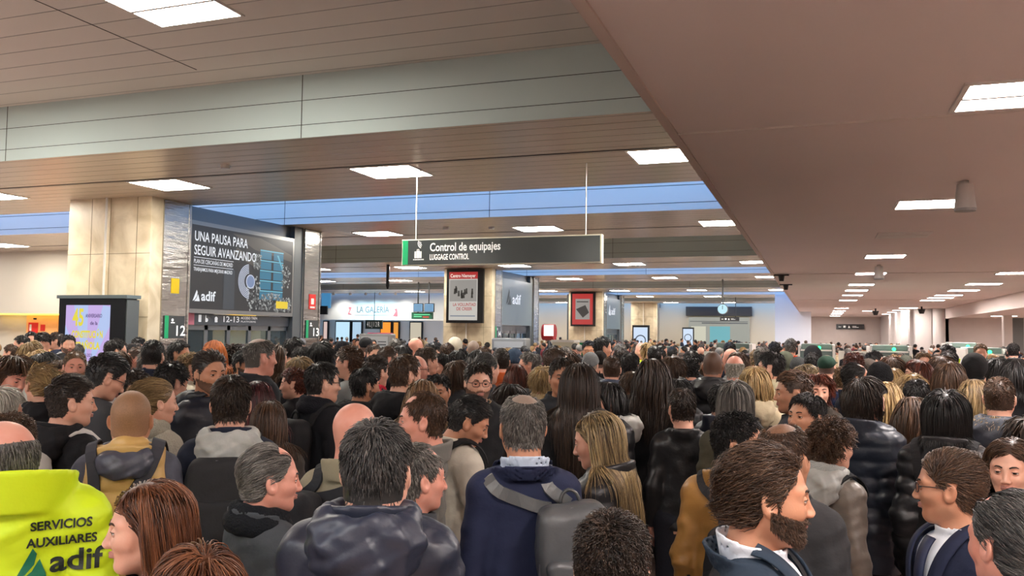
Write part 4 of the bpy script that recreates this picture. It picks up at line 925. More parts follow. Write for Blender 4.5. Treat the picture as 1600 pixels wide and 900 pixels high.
def join(parts):
    """parts: list of (V,F(list or array),M list/int)"""
    V = []; F = []; M = []; n = 0
    for v, f, m in parts:
        V.append(np.asarray(v, dtype=np.float64)); f = np.asarray(f) if not isinstance(f, list) else f
        if isinstance(f, np.ndarray): F += (f+n).tolist()
        else: F += [[i+n for i in ff] for ff in f]
        M += list(m) if hasattr(m, '__len__') else [m]*len(f); n += len(v)
    return np.concatenate(V), F, M
# ------------------------------------------------------------------ clothing (all in the body frame of a 1.75 m figure)
HS = (.009, .017, .028)
THICK = dict(jacket=.018, long=.024, puffer=.030, blazer=.014, leather=.016, sweater=.010, vest=.028, hivis=.030, shell=.020, wool=.022)
def coat_fn(style, ps, seed=0.):
    t = THICK[style]
    hem = dict(long=.52, puffer=.72, hivis=.68, leather=.86, sweater=.84, vest=.86, wool=.55).get(style, .78)
    q = dict(puffer=(.082, .014), vest=(.095, .014)).get(style)
    fold = dict(blazer=.0025, puffer=.005, leather=.005, sweater=.0035, hivis=.007, jacket=.006).get(style, .0045)
    R = .080 if ps.sex == 'm' else .070
    def fn(p):
        d = torso_d(p, ps, t, hem, q, arms=style != 'vest', seed=seed, fold=fold)
        if style == 'vest': d = smax(d, np.abs(p[:, 0])-(.150+.20*np.clip(1.40-p[:, 2], 0, .10)), .03)
        if style in ('jacket', 'shell', 'long', 'wool', 'leather'): d = smin(d, collar_d(p, R+.008, 1.43, 1.505 if style == 'leather' else 1.522, .011, .15), .012)
        elif style == 'puffer': d = smin(d, collar_d(p, R+.018, 1.43, 1.525, .018, .05), .015)
        elif style == 'vest': d = smin(d, collar_d(p, R+.018, 1.43, 1.50, .014, .15), .015)
        elif style == 'hivis': d = smin(d, collar_d(p, R+.030, 1.42, 1.545, .012, .20, cy=-.04), .015)
        elif style == 'blazer': d = smin(d, collar_d(p, R+.016, 1.43, 1.487, .007, .5), .008)
        elif style == 'sweater': d = smin(d, collar_d(p, R, 1.43, 1.475, .008, .0), .01)
        if style == 'blazer': # open front
            v = np.abs(p[:, 0])-np.clip((p[:, 2]-1.10)*.24, 0, .085); d = smax(d, np.where(p[:, 1] > .02, -v, -1), .006)
        return d
    return fn, hem
_C = {}
def cached(key, fn):
    if key not in _C: _C[key] = fn()
    return _C[key]
def sdf_part(fn, lo, hi, h, rel=1):
    V, Q = nets(fn, lo, hi, h)
    if rel: V = relax(V, Q, rel, .4)
    return V, Q
def objmat(o, mats):
    for i, m in enumerate(mats):
        o.material_slots[i].link = 'OBJECT'; o.material_slots[i].material = m
PH = mat('unset', (128, 128, 128))
def bare(name, V, F, M=None, n=1, attrs=None, smooth=True):
    return new_mesh(name, V, F, [PH]*n, M, smooth, attrs)
def beard_mask(C, kind='full'):
    x, y, z = np.abs(C[:, 0]), C[:, 1], C[:, 2]
    m = (z < -.018-.36*np.maximum(0, y)) & (y > -.005) & (z > -.125)
    if kind == 'goatee': m &= (x < .034) & (y > .045)
    m |= (z < -.043) & (z > -.056) & (x < .027) & (y > .078)
    m &= z > -.064-.80*np.maximum(0, y)
    m &= ~((x < .021) & (z < -.0525) & (z > -.072) & (y > .07))
    m |= (y > -.005) & (y < .018) & (z < .03) & (z > -.03) & (x > .055) & (x < .0775)
    return m
def body_mesh(ps, lod, hairmask, beard, lips=True):
    h = (.0034, .0070, .012)[lod]
    V, Q, fn = head_mesh(ps.sex, ps.fat, h); C = V[Q].mean(1); x, y, z = np.abs(C[:, 0]), C[:, 1], C[:, 2]
    M = np.zeros(len(Q), int)
    M[(x < .023) & (y > .078) & (z < -.0515) & (z > -.0725)] = 1
    if hairmask: M[scalp_mask(C, hairmask)] = 5
    if beard: M[beard_mask(C, beard)] = 5
    parts = [(ps.deform(V), Q, M)]
    if lod < 2:
        for v, f, m in eye_parts(): parts.append((ps.head_to_body(v), f, m))
    # lower body (torso, arms, legs) as one skinless-cloth-covered figure
    lb = lambda p: smin(torso_d(p, ps, -.006, .84, fold=0), legs_d(p, t=.0)+.012, .03)
    v, q = nets(lb, (-.36, -.30, .04), (.36, .42, 1.52), (.028, .04, .055)[lod]); parts.append((v, q, 0))
    for i, sd in enumerate((-1, 1)):
        S, E, W = ps.arm[i]; nm = ps.armname[i]; cu = dict(down=.45, pocket=.6).get(nm, .85)
        v, q = hand_mesh(cu, sd); zz = (W-E)/np.linalg.norm(W-E)
        inward = np.array((-sd, 0, 0)) if nm in ('down', 'pocket', 'back') else np.array((-sd*.5, -.2, .8)) if nm in ('front', 'reach', 'crossed', 'phone') else np.array((-sd, -.3, .1))
        yy = inward-zz*(inward@zz); yy /= np.linalg.norm(yy); xx = np.cross(yy, zz)
        if nm in ('down', 'pocket') : pass
        R = np.stack([xx, yy, zz], 1); parts.append((v@R.T+W+zz*.012, q, 0))
    return join(parts)
def glasses_mesh():
    mb = MB()
    for s in (-1, 1):
        P = [(s*(.031+.0225*math.copysign(abs(math.cos(a))**.6, math.cos(a))), .0985-.004*abs(math.cos(a)) if s*math.cos(a) > 0 else .0985, .003+.0165*math.copysign(abs(math.sin(a))**.7, math.sin(a))) for a in np.arange(20)*math.pi/10]
        P = [(x, .099-abs(x)**2*4.0, z) for x, y, z in P]
        mb.tube(P, .0018, 6, closed=True)
        mb.tube([(s*.053, .088, .010), (s*.070, .070, .012), (s*.079, .03, .013), (s*.082, -.008, .010), (s*.080, -.022, -.008)], .0019, 6)
    mb.tube([(-.010, .0985, .008), (0, .101, .011), (.010, .0985, .008)], .0017, 6)
    return np.concatenate(mb.V), mb.F
def ribbon_on(ps, pts, width, thick, t, off=.010, n=28):
    """flat strap lying on the clothed torso"""
    P = np.array(pts, float); s = np.linspace(0, len(P)-1, n); from_ = np.arange(len(P))
    P = np.stack([np.interp(s, from_, P[:, i]) for i in range(3)], 1)
    for _ in range(3): P[1:-1] = .5*P[1:-1]+.25*(P[:-2]+P[2:])
    fn = lambda p: torso_d(p, ps, t, fold=0, arms=False)
    for _ in range(3):
        g = grad(fn, P.astype(f32), .006); P = P+g*(off-fn(P.astype(f32)))[:, None]
    g = grad(fn, P.astype(f32), .006); T = np.gradient(P, axis=0); T /= np.linalg.norm(T, axis=1, keepdims=True)
    S = np.cross(T, g); S /= np.linalg.norm(S, axis=1, keepdims=True); V = []
    for i in range(n):
        for a, b in ((-.5, 0), (-.46, 1), (.46, 1), (.5, 0)): V.append(P[i]+S[i]*width*a+g[i]*thick*b)
    F = [(i*4+a, i*4+(a+1) % 4, i*4+4+(a+1) % 4, i*4+4+a) for i in range(n-1) for a in range(4)]+[(0, 1, 2, 3), (n*4-1, n*4-2, n*4-3, n*4-4)]
    return np.array(V), F
def backpack(root, ps, t, rgb, kind, label, size=(.15, .085, .22), z=1.20, strap=None, group=None, x=0., roll=0.):
    """top-level backpack resting on the wearer's back"""
    w, dp, hh = size; yb = -(.172*.68+t+dp*.95)
    def key():
        def fn(p):
            d = rbox(p, (0, 0, 0), (w, dp, hh), .055); tz = np.clip((p[:, 2]-.0)/hh, 0, 1); d = smax(d, np.abs(p[:, 0])-(w*(1-.28*tz**2)), .04)
            return d+.003*wob(p, 22, 1.)
        def fp(p):
            d = rbox(p, (0, -dp-.008, -hh*.30), (w*.78, .030, hh*.52), .026); return d+.0025*wob(p, 26, 2.)
        b = sdf_part(fn, (-w-.03, -dp-.03, -hh-.03), (w+.03, dp+.03, hh+.03), .009)
        q = sdf_part(fp, (-w, -dp-.06, -hh-.03), (w, -dp+.04, hh), .008)
        return bare('backpack', *b), bare('front_pocket', *q)
    mb_, mp_ = cached(('bp', size), key)
    o = link('backpack', mb_); m = cloth(rgb, kind); objmat(o, [m])
    M = root.matrix_basis if False else None
    sc = root.scale[0]; rz = root.rotation_euler.z; off = np.array((x, yb, z))*sc
    o.location = (root.location.x+math.cos(rz)*off[0]-math.sin(rz)*off[1], root.location.y+math.sin(rz)*off[0]+math.cos(rz)*off[1], off[2])
    o.rotation_euler = (math.radians(-3), math.radians(roll), rz); o.scale = (sc,)*3
    tag(o, label, 'backpack', group)
    fp = link('front_pocket', mp_, o); objmat(fp, [m])
    c = np.array((x, yb, z)); dark = cloth(tuple(int(v*.7) for v in (strap or rgb)), kind)
    for s in (-1, 1):
        V, F = ribbon_on(ps, [(x+s*.060, -.19, z+hh*.80), (x*.45+s*.080, -.16, 1.40), (s*.092, -.12, 1.45), (s*.105, -.04, 1.49), (s*.115, .06, 1.44), (s*.12, .13, 1.30), (s*.145, .12, 1.15), (s*.19, .02, 1.06), (s*.15, -.12, 1.02)], .048, .010, t)
        st = link('shoulder_strap', bare('shoulder_strap', V-c, F, smooth=False), o); objmat(st, [cloth(strap, kind) if strap else m])
    a = np.linspace(0, math.pi, 9); V, F = tube_np(np.stack([.035*np.cos(a), np.full(9, dp*.35), hh-.008+.05*np.sin(a)], 1), .007, 6)
    hd = link('carry_handle', bare('carry_handle', V, F), o); objmat(hd, [dark])
    zp = [(w*math.cos(b_)*.93*(1-.2*max(0, math.sin(b_))), -dp*.62, hh*.95*math.sin(b_) if math.sin(b_) > 0 else hh*.75*math.sin(b_)) for b_ in np.linspace(-.5, math.pi+.5, 26)]
    V, F = tube_np(zp, .006, 5); zz = link('zipper', bare('zipper', V, F), o); objmat(zz, [mat('zipper_metal', (150, 150, 156), .35, .8)])
    return o
CAM_INFO = {}
def place(px, top, hh, d=None):
    """camera ray through the crown of the head at the depth its height implies -> ground position and stature"""
    if d is None: d = .246*F_PX/hh
    v = CAM_M@np.array([(px-800)/F_PX, -(top-450)/F_PX, -1.]); P = np.array((0, 0, EYE))+v*d
    return P, d
PEOPLE = []
def person(px, top, hh=50, b=0, h=None, pitch=0, hair='short', hc='black', skin='light', coat='jacket', cc=(30, 30, 34), fab='wool', sex='m', arms=('down', 'down'),
           fat=0., beard=None, glasses=None, hood=None, fur=None, scarf=None, shirt=None, tie=None, sleeves=None, hat=None, pants=(34, 36, 44), label=None, group=None,
           seed=None, roll=0, d=None, pos=None, stat=None, bag=None, cross=None, lod=None, phone=None, vol=1., sink=0., hsize=1.):
    h = b if h is None else h
    if pos is None:
        P, d = place(px, top, hh, d); z = P[2]
        stat = min(1.97, max(1.50, z)) if stat is None else stat
        if abs(stat-z) > .03: print('  stature', px, top, 'z=%.2f d=%.1f' % (z, d))
        x, y = P[0], P[1]
    else: x, y = pos; d = math.hypot(x, y)
    seed = len(PEOPLE)*7+3 if seed is None else seed
    if lod is None: lod = 0 if d < 4.9 else (1 if d < 8.8 else 2)
    sc = (stat-.012)/(1.75-sink)
    az = math.atan2(y, x); rz = az-math.radians(b)-math.pi/2
    rel = -(h-b); rel = (rel+180) % 360-180; rel = max(-80, min(80, rel))
    if lod: q_ = 20 if lod == 1 else 30; rel = round(rel/q_)*q_; pitch = round(pitch/12)*12; roll = 0; seed = seed % 2 if lod == 1 else 0
    ps = Pose(rel, pitch, roll, arms, sex, fat, sink)
    r = bpy.data.objects.new('person', None); COL.objects.link(r); r.empty_display_size = .2
    r.location = (x, y, 0); r.rotation_euler = (0, 0, rz); r.scale = (sc,)*3
    tag(r, label, 'person', group)
    pk = (rel, pitch, roll, arms, sex, fat, sink)
    hm = 'full' if hair in ('shaved', 'thin') or STY.get(hair, ('x',))[0] == 'full' else (STY[hair][0] if hair in STY else None)
    me = cached(('body', pk, lod, hm, beard), lambda: bare('body', *join_body(ps, lod, hm, beard), n=6))
    o = link('body', me, r); objmat(o, [skin_mat(skin), mat('lips', {'brown': (120, 66, 58)}.get(skin, (176, 116, 104)), .4), mat('eye_white', (214, 206, 198), .25), mat('iris', (38, 24, 16), .2),
                mat('brow_hair', HAIR[hc][0], .7), stubble_mat(hc if hc not in ('streak',) else 'brown', skin)])
    # hair
    if hair in STY and not hat:
        def mk():
            V, Q, _ = head_mesh(sex, fat, (.0034, .0070, .012)[lod]); st = hair_build(ps, hair, seed, lod, vol=vol, dk=min(.80, max(.34, 1.7/d)))
            cv, cq = cap_shell(ps, V, Q, STY[hair][0], .003)
            return bare('hair', np.concatenate([cv, st[0]]), np.concatenate([cq, st[1]+len(cv)]), attrs={'tone': np.concatenate([np.full(len(cv), .12), st[2]])})
        o = link('hair', cached(('hair', pk, lod, hair, seed, vol), mk), r); objmat(o, [hair_mat(hc)])
    if beard == 'full' and lod == 0:
        V, Q, _ = head_mesh(sex, fat, .0034); rng = np.random.RandomState(5); idx = rng.choice(np.where(beard_mask(V))[0], 2600)
        Pb = V[idx]+rng.normal(0, .001, (2600, 3)); cc_ = np.array((0, 0, -.02)); nn = Pb-cc_; nn /= np.linalg.norm(nn, axis=1, keepdims=True)
        dd = nn*.7+np.array((0, .35, -.8))+rng.normal(0, .3, (2600, 3)); dd /= np.linalg.norm(dd, axis=1, keepdims=True); L = rng.uniform(.005, .012, 2600)[:, None]
        PT = np.stack([ps.head_to_body(Pb+dd*L*k+nn*.003*(1 if k else 0)) for k in (0, .5, 1)], 1); V, F, T = strands(PT, .0011, rng.beta(1.5, 3, 2600))
        o = link('beard', bare('beard', V, F, attrs={'tone': T}), r); objmat(o, [hair_mat(hc)])
    if hat:
        kind, rgb = hat
        def mkh():
            def fn(p):
                q = ps.body_to_head(p)
                d = ell(q, (0, -.014, .045 if kind != 'cap' else .04), (.088, .110, .098 if kind != 'cap' else .088))
                d = smax(d, -(q[:, 2]-(.018+.35*q[:, 1] if kind != 'hoodup' else -9)), .012)
                if kind == 'beanie': d = smin(d, smax(np.abs(ell(q, (0, -.014, .02), (.091, .112, .10)))-.006, np.abs(q[:, 2]-(.035+.35*q[:, 1]))-.022, .006), .004)
                if kind == 'cap': d = smin(d, smax(ell(q, (0, .115, .052), (.068, .075, .012)), -(q[:, 1]-.05), .01), .008)
                if kind == 'hoodup':
                    d = smin(ell(q, (0, -.035, .03), (.102, .125, .118)), ell(p, (0, -.07, 1.46), (.15, .10, .08)), .06)
                    d = smax(d, -ell(q, (0, .085, .0), (.078, .085, .105)), .012)
                return d+.002*wob(p, 40)
            c = ps.c; return bare('hat', *sdf_part(fn, c-np.array((.2, .24, .24)), c+np.array((.2, .24, .18)), (.006, .010, .016)[lod]))
        o = link({'beanie': 'beanie', 'cap': 'cap', 'hoodup': 'hood'}[kind], cached(('hat', kind, pk, lod), mkh), r); objmat(o, [cloth(rgb, 'knit' if kind == 'beanie' else 'wool')])
    if glasses:
        gv, gf = glasses_mesh(); o = link('glasses', bare('glasses', ps.head_to_body(gv), gf), r); objmat(o, [mat('spectacle_frame', glasses, .3)])
    # clothes
    H = HS[lod]; csd = float(seed % 7) if lod == 0 else 0.
    fn, hem = coat_fn(coat, ps, csd)
    pose_k = (arms, sex, fat)
    nm = {'blazer': 'suit_jacket', 'sweater': 'sweater', 'vest': 'padded_vest', 'long': 'coat', 'wool': 'coat', 'hivis': 'work_jacket'}.get(coat, 'jacket')
    me = cached(('coat', coat, pose_k, lod, csd), lambda: bare('coat', *sdf_part(fn, (-.42, -.36, hem-.05), (.42, .48, 1.62), H, 1 if lod else 0)))
    cm = cloth(cc, fab if fab != 'wool' or coat not in ('puffer', 'vest') else 'nylon')
    o = link(nm, me, r); objmat(o, [cm]); coat_o = o
    if coat == 'vest' or sleeves:
        me = cached(('slv', pose_k, lod), lambda: bare('sleeves', *sdf_part(lambda p: torso_d(p, ps, .014, .90, fold=.006), (-.42, -.36, .84), (.42, .48, 1.6), H)))
        o = link('sweater', me, r); objmat(o, [cloth(sleeves or (90, 92, 100))])
    if coat == 'blazer' or shirt:
        s = shirt or (224, 228, 236)
        def mks():
            f_ = lambda p: smin(torso_d(p, ps, .006, 1.0, arms=False, fold=.002), collar_d(p, .070 if sex == 'm' else .062, 1.43, 1.525, .006, .2), .01)
            return bare('shirt', *sdf_part(f_, (-.26, -.22, .96), (.26, .22, 1.62), min(H, .012)))
        o = link('shirt', cached(('shirt', pose_k[1:], lod), mks), r); objmat(o, [mat('shirt_cotton', s, .75, bump=(200, .2, .003))])
    if tie:
        P = [(0, .085, 1.475), (0, .130, 1.43), (0, .158, 1.33), (0, .160, 1.18), (0, .155, 1.08)]; V, F = ribbon_on(ps, P, .052, .006, .010)
        o = link('tie', bare('tie', V, F), r); objmat(o, [mat('tie_silk', tie, .5)])
    if coat == 'blazer' and lod < 2:
        for s in (-1, 1):
            V, F = ribbon_on(ps, [(s*.075, -.02, 1.50), (s*.088, .05, 1.46), (s*.082, .12, 1.38), (s*.05, .15, 1.24), (s*.012, .155, 1.12)], .050, .005, .016)
            o = link('lapel', bare('lapel', V, F), r); objmat(o, [cm])
    if hood:
        def mkd():
            return bare('hood', *sdf_part(lambda p: hood_d(p, csd, hsize), (-.22, -.26, 1.27), (.22, .14, 1.62), (.007, .012, .02)[lod]))
        o = link('hood', cached(('hood', csd, lod, hsize), mkd), r); objmat(o, [cloth(hood, 'nylon' if fab in ('nylon',) or coat == 'puffer' else 'wool')])
        if lod == 0 and coat == 'puffer': pass
    if fur:
        rng = np.random.RandomState(3); N_ = 1500 if lod else 2600; a = rng.uniform(math.radians(150), math.radians(390), N_)
        ct = np.stack([.125*np.cos(a), -.055+.105*np.sin(a), 1.475-.25*0+.25*(-.105*np.sin(a))*.6], 1); u = rng.normal(0, 1, (N_, 3)); u /= np.linalg.norm(u, axis=1, keepdims=True)
        L = rng.uniform(.02, .045, N_)[:, None]; PT = np.stack([ct+u*.018, ct+u*(.018+L*.5), ct+u*(.018+L)+np.array((0, 0, -.012))], 1)
        V, F, T = strands(PT, .0022 if lod else .0015, rng.beta(2, 2, N_)); o = link('fur_trim', bare('fur_trim', V, F, attrs={'tone': T}), r); objmat(o, [hair_mat(fur)])
    if scarf:
        def mkf():
            def fn(p):
                q = p-np.array((0, -.03, 1.487), f32); q[:, 2] += .22*q[:, 1]; rr = np.sqrt(q[:, 0]**2+q[:, 1]**2)
                a_ = np.arctan2(q[:, 1], q[:, 0]); return np.minimum(np.sqrt((rr-.082)**2+((q[:, 2]-.02)*.8)**2)-.028, np.sqrt((rr-.095)**2+((q[:, 2]+.022)*.8)**2)-.032)+.0015*np.sin(a_*9+q[:, 2]*40)
            return bare('scarf', *sdf_part(fn, (-.17, -.20, 1.38), (.17, .15, 1.60), (.006, .010, .018)[lod]))
        o = link('scarf', cached(('scarf', lod), mkf), r); objmat(o, [cloth(scarf, 'knit')])
    if coat == 'hivis' and lod < 2: pass
    if cross:  # strap across the back
        V, F = ribbon_on(ps, [(.13, .10, 1.40), (.11, .0, 1.49), (.09, -.11, 1.42), (.0, -.17, 1.25), (-.14, -.14, 1.02), (-.19, -.03, .95)], .055, .006, THICK[coat]+.012)
        o = link('shoulder_strap', bare('shoulder_strap', V, F, smooth=False), r); objmat(o, [cloth(cross)])
        V, F = ribbon_on(ps, [(-.10, .10, 1.38), (-.11, .0, 1.49), (-.11, -.11, 1.40), (-.10, -.17, 1.2), (-.13, -.15, 1.02)], .045, .006, THICK[coat]+.012)
        o = link('shoulder_strap', bare('shoulder_strap', V, F, smooth=False), r); objmat(o, [cloth(cross)])
    me = cached(('legs', lod), lambda: bare('trousers', *sdf_part(legs_d, (-.24, -.18, .03), (.24, .18, 1.06), (.014, .022, .036)[lod])))
    o = link('trousers', me, r); objmat(o, [cloth(pants)])
    if lod < 2:
        for s in (-1, 1):
            me = cached('shoe', lambda: bare('shoe', *sdf_part(shoe_d, (-.06, -.10, -.01), (.06, .21, .15), .011)))
            o = link('shoe', me, r, loc=(s*.105, -.01, 0)); objmat(o, [mat('shoe_leather', (26, 24, 24) if seed % 3 else (196, 194, 190), .5)])
    rec = dict(o=r, ps=ps, d=d, x=x, y=y, sc=sc, rz=rz, px=px, top=top, stat=stat, coat=coat)
    PEOPLE.append(rec)
    if bag: rec['bag'] = backpack(r, ps, THICK[coat]+.006, **bag)
    if phone:
        i = phone[0]; S, E, W = ps.arm[i]; zz = (W-E)/np.linalg.norm(W-E); sd = (-1, 1)[i]
        if ps.armname[i] == 'ear': hp = W+zz*.075+np.array((-sd*.03, .0, .015)); ro = (0, 0, 0)
        else: hp = W+zz*.085+np.array((0, -.012, .045)); ro = (math.radians(-35), 0, 0)
        mb = MB().box(-.036, .036, -.004, .004, -.073, .073, 0).box(-.033, .033, -.0052, -.004, -.069, .069, 1)
        o = mb.build('phone', [mat('phone_shell', (22, 22, 26), .35), mat('phone_screen', (170, 190, 210), .2, emit=.8 if ps.armname[i] != 'ear' else .05)], bevel=.003)
        w = hp*sc; o.location = (x+math.cos(rz)*w[0]-math.sin(rz)*w[1], y+math.sin(rz)*w[0]+math.cos(rz)*w[1], w[2]); o.rotation_euler = (ro[0], 0, rz+(math.pi/2 if ps.armname[i] == 'ear' else 0))
        tag(o, phone[1], 'phone')
    return rec
def join_body(ps, lod, hm, beard):
    V, F, M = body_mesh(ps, lod, hm, beard); return V, F, M
# ------------------------------------------------------------------ the crowd, nearest first
SPECS = []
def P(px, top, hh=50, b=0, h=None, **k):
    d = k.pop('d', None) or 324./hh; SPECS.append(dict(px=px, top=top, hh=hh, b=b, h=h, d=d, d0=d, k=k)); return SPECS[-1]
BK = (30, 30, 33); NV = (34, 40, 58); DG = (58, 60, 64); LG = (150, 152, 152); CR = (214, 206, 186); BG = (178, 160, 130); BR = (84, 66, 52)
hv = P(45, 646, 128, 8, -42, hair='fringe', hc='grey', skin='pink', coat='hivis', cc=(206, 232, 20), fab='hivis', fat=.5, pitch=-8, sink=.05, glasses=(150, 30, 40), label='bald man from behind in a bright yellow jacket printed SERVICIOS AUXILIARES', d=2.55)
P(238, 746, 150, -80, -88, hair='long', hc='chestnut', skin='light', sex='f', coat='jacket', cc=(40, 38, 42), label='woman in left profile with long chestnut hair, cut by the bottom edge', d=2.15)
P(312, 853, 200, -20, hair='medium', hc='chestnut', sex='f', coat='jacket', cc=(50, 46, 44), label='top of a chestnut-haired head at the bottom edge beside the long-haired profile', d=1.75)
P(583, 655, 150, 6, 14, hair='short', hc='salt', coat='jacket', fab='nylon', cc=(40, 45, 60), hood=(42, 47, 62), fat=.6, sink=.03, label='heavy man from behind in a navy padded jacket with big hood, bottom centre', d=2.2)
P(420, 690, 108, 62, 84, hair='back', hc='grey', skin='pink', coat='jacket', cc=(66, 70, 74), scarf=(24, 26, 30), label='grey-haired man in right profile wearing a charcoal coat with black collar', d=2.85)
P(190, 606, 92, 4, 12, hair='shaved', hc='ltbrown', skin='tan', coat='vest', cc=(196, 160, 96), fab='nylon', hood=(70, 72, 84), sleeves=(84, 86, 98), hsize=.78, sink=.02, cross=(60, 60, 66), label='shaven-headed man from behind in a mustard padded vest over a grey hoodie')
P(348, 586, 84, 0, 4, hair='short', hc='dkbrown', skin='light', coat='jacket', cc=(32, 38, 54), hood=(176, 178, 174), label='dark-haired man from behind in a navy jacket with pale grey hood', bag=dict(rgb=(44, 44, 46), kind='wool', label='black backpack on the man with the pale grey hood', x=-.04))
P(240, 590, 72, 50, 75, hair='tied', hc='dkblond', sex='f', coat='wool', cc=(196, 192, 176), fab='knit', scarf=(176, 172, 156), label='woman in right profile with hair tied back and a cream knitted cardigan')
P(110, 585, 76, 60, 85, hair='fade', hc='dkbrown', coat='jacket', cc=BK, hood=BK, label='young man in right profile with faded sides and a black hooded jacket', bag=dict(rgb=(206, 204, 200), kind='wool', label='white backpack on the young man with faded sides'), d=4.2)
P(20, 547, 58, 150, 160, pitch=-20, hair='medium', hc='brown', skin='pink', coat='jacket', cc=(206, 206, 202), label='young man in white looking down at the left edge')
P(64, 570, 58, -30, -40, hair='tied', hc='blond', sex='f', coat='jacket', cc=BK, hood=BK, label='blonde woman with tied hair and black jacket near the left edge')
P(150, 543, 66, 60, 80, pitch=-18, hair='fade', hc='black', coat='sweater', cc=(72, 74, 78), glasses=BK, label='man with glasses looking down in a grey sweater below the lit totem')
P(196, 570, 56, 100, 110, pitch=-20, hair='curlyshort', hc='dkbrown', coat='jacket', cc=(60, 60, 62), scarf=(206, 204, 200), label='curly-haired person bent down with a black and white scarf')
P(330, 548, 62, 150, 160, hair='quiff', hc='dkbrown', beard='full', skin='tan', coat='jacket', cc=(26, 30, 42), fab='nylon', hood=(30, 34, 40), label='bearded young man facing the camera in a dark navy sports jacket')
P(266, 563, 60, 60, 70, pitch=-12, hair='curlyshort', hc='black', coat='jacket', cc=BK, scarf=(96, 30, 44), label='black-haired man bent forward with a burgundy scarf')
P(250, 545, 42, 10, hair='medium', hc='grey', sex='f', coat='jacket', cc=DG, label='short grey-haired person from behind below gate sign 12')
P(240, 530, 42, 25, hair='crop', hc='black', coat='long', cc=NV, label='tall crop-haired man from behind in a navy coat below gate sign 12')
P(407, 527, 54, 70, 78, hair='thin', hc='grey', skin='pink', coat='long', cc=(46, 48, 52), label='tall balding man with grey hair in right profile below the entrance doors', d=6.3, fat=.6)
P(402, 592, 66, -20, hair='long', hc='burgundy', sex='f', coat='jacket', cc=BK, label='woman from behind with long burgundy-black hair')
P(408, 624, 82, 5, hair='long', hc='brown', sex='f', coat='jacket', cc=(70, 66, 62), label='woman from behind with long straight brown hair left of the olive coat')
P(458, 574, 50, -60, -80, hair='curlyshort', hc='auburn', sex='f', coat='long', cc=BK, label='woman in left profile with curly auburn hair and black coat')
P(503, 565, 60, 55, 75, hair='short', hc='black', coat='wool', cc=(32, 33, 38), scarf=(30, 30, 36), glasses=BK, fat=.5, label='stout man with glasses in right profile wearing a black high-collared coat', bag=dict(rgb=(38, 38, 40), kind='wool', label='black backpack on the stout man with glasses'))
P(569, 574, 54, 50, 65, hair='short', hc='black', beard='full', skin='tan', coat='jacket', cc=(44, 44, 44), hood=(40, 40, 42), label='bearded black-haired man in a black hooded jacket right of the stout man')
P(637, 553, 58, 60, 70, hair='short', hc='brown', beard='full', coat='jacket', cc=(34, 35, 38), hood=(30, 30, 33), fat=.3, label='bearded brown-haired man in black hooded jacket looking right, left of centre')
P(552, 625, 96, 24, 40, hair='bald', hc='grey', skin='pink', coat='shell', cc=(146, 138, 116), label='bald man bent away in an olive beige raincoat with raised collar', d=3.5, bag=dict(rgb=(44, 45, 48), kind='wool', label='dark backpack on the bald man in the olive coat', x=-.17))
P(655, 610, 92, -85, -92, hair='receding', hc='brown', skin='pink', coat='jacket', cc=(120, 118, 112), label='man in left profile with receding brown hair left of the young man with phone', d=3.7)
P(712, 609, 84, 70, 95, pitch=-22, hair='fade', hc='black', skin='tan', coat='shell', cc=(216, 208, 192), arms=('phone', 'phone'), cross=(26, 26, 28), label='young man in a cream jacket looking down at a phone in his hand', d=4.1, phone=(1, 'phone held in the hand of the man in the cream jacket'))
P(652, 690, 106, 60, 70, hair='receding', hc='grey', skin='pink', coat='jacket', cc=DG, label='grey-haired man half hidden between the navy hood and the cream jacket', d=2.95)
P(815, 612, 102, -6, -14, hair='thin', hc='grey', skin='tan', coat='blazer', cc=(40, 46, 72), shirt=(196, 210, 228), label='balding man from behind in a navy suit jacket and pale blue shirt', d=3.15, bag=dict(rgb=(84, 86, 88), kind='leather', label='grey leather backpack hanging off the shoulder of the navy suit', x=.17, z=1.17, roll=-6, strap=(96, 98, 98)))
P(940, 637, 96, -70, -78, pitch=-10, hair='long', hc='streak', sex='f', coat='puffer', cc=(30, 31, 34), label='smiling woman in left profile with long blonde-streaked hair and black padded jacket', d=3.5)
P(957, 800, 190, 10, hair='curlyshort', hc='dkbrown', coat='jacket', cc=BK, label='dark wavy head from behind cut by the bottom edge, right of the grey backpack', d=1.85)
P(905, 566, 74, 0, hair='long', hc='dkbrown', sex='f', coat='long', cc=(26, 27, 30), vol=1.5, label='woman from behind with very long dark hair and wide black coat', d=4.6)
P(892, 558, 58, 175, 178, hair='short', hc='dkbrown', skin='tan', coat='jacket', cc=(40, 42, 46), sleeves=(206, 232, 20), label='man facing the camera half hidden behind the very long dark hair')
P(968, 592, 60, -110, -100, pitch=-15, hair='bob', hc='black', sex='f', coat='puffer', cc=(30, 31, 34), hood=(190, 190, 184), label='woman with black bob looking down left, black padded coat with silver hood', d=5.2)
P(843, 582, 44, 165, 160, hair='tied', hc='dkbrown', sex='f', coat='jacket', cc=(40, 40, 42), scarf=(206, 200, 186), arms=('ear', 'down'), label='woman facing the camera holding a phone to her ear', phone=(0, 'phone held to the ear of the woman with the cream scarf'))
P(745, 565, 62, 150, 165, hair='short', hc='dkbrown', beard='full', coat='jacket', cc=(34, 34, 36), shirt=(150, 124, 92), glasses=BK, label='bearded man with black glasses facing the camera in the centre', d=5.4)
P(697, 584, 56, 190, 195, hair='short', hc='black', skin='tan', coat='jacket', cc=BK, label='dark-haired young man peering between heads left of the glasses man')
P(660, 590, 60, 20, 30, hair='long', hc='ltbrown', sex='f', coat='jacket', cc=DG, label='light brown haired woman from behind, left of the peering young man')
P(817, 567, 44, 10, hair='long', hc='auburn', sex='f', coat='jacket', cc=DG, label='dark red haired woman from behind left of the woman on the phone')
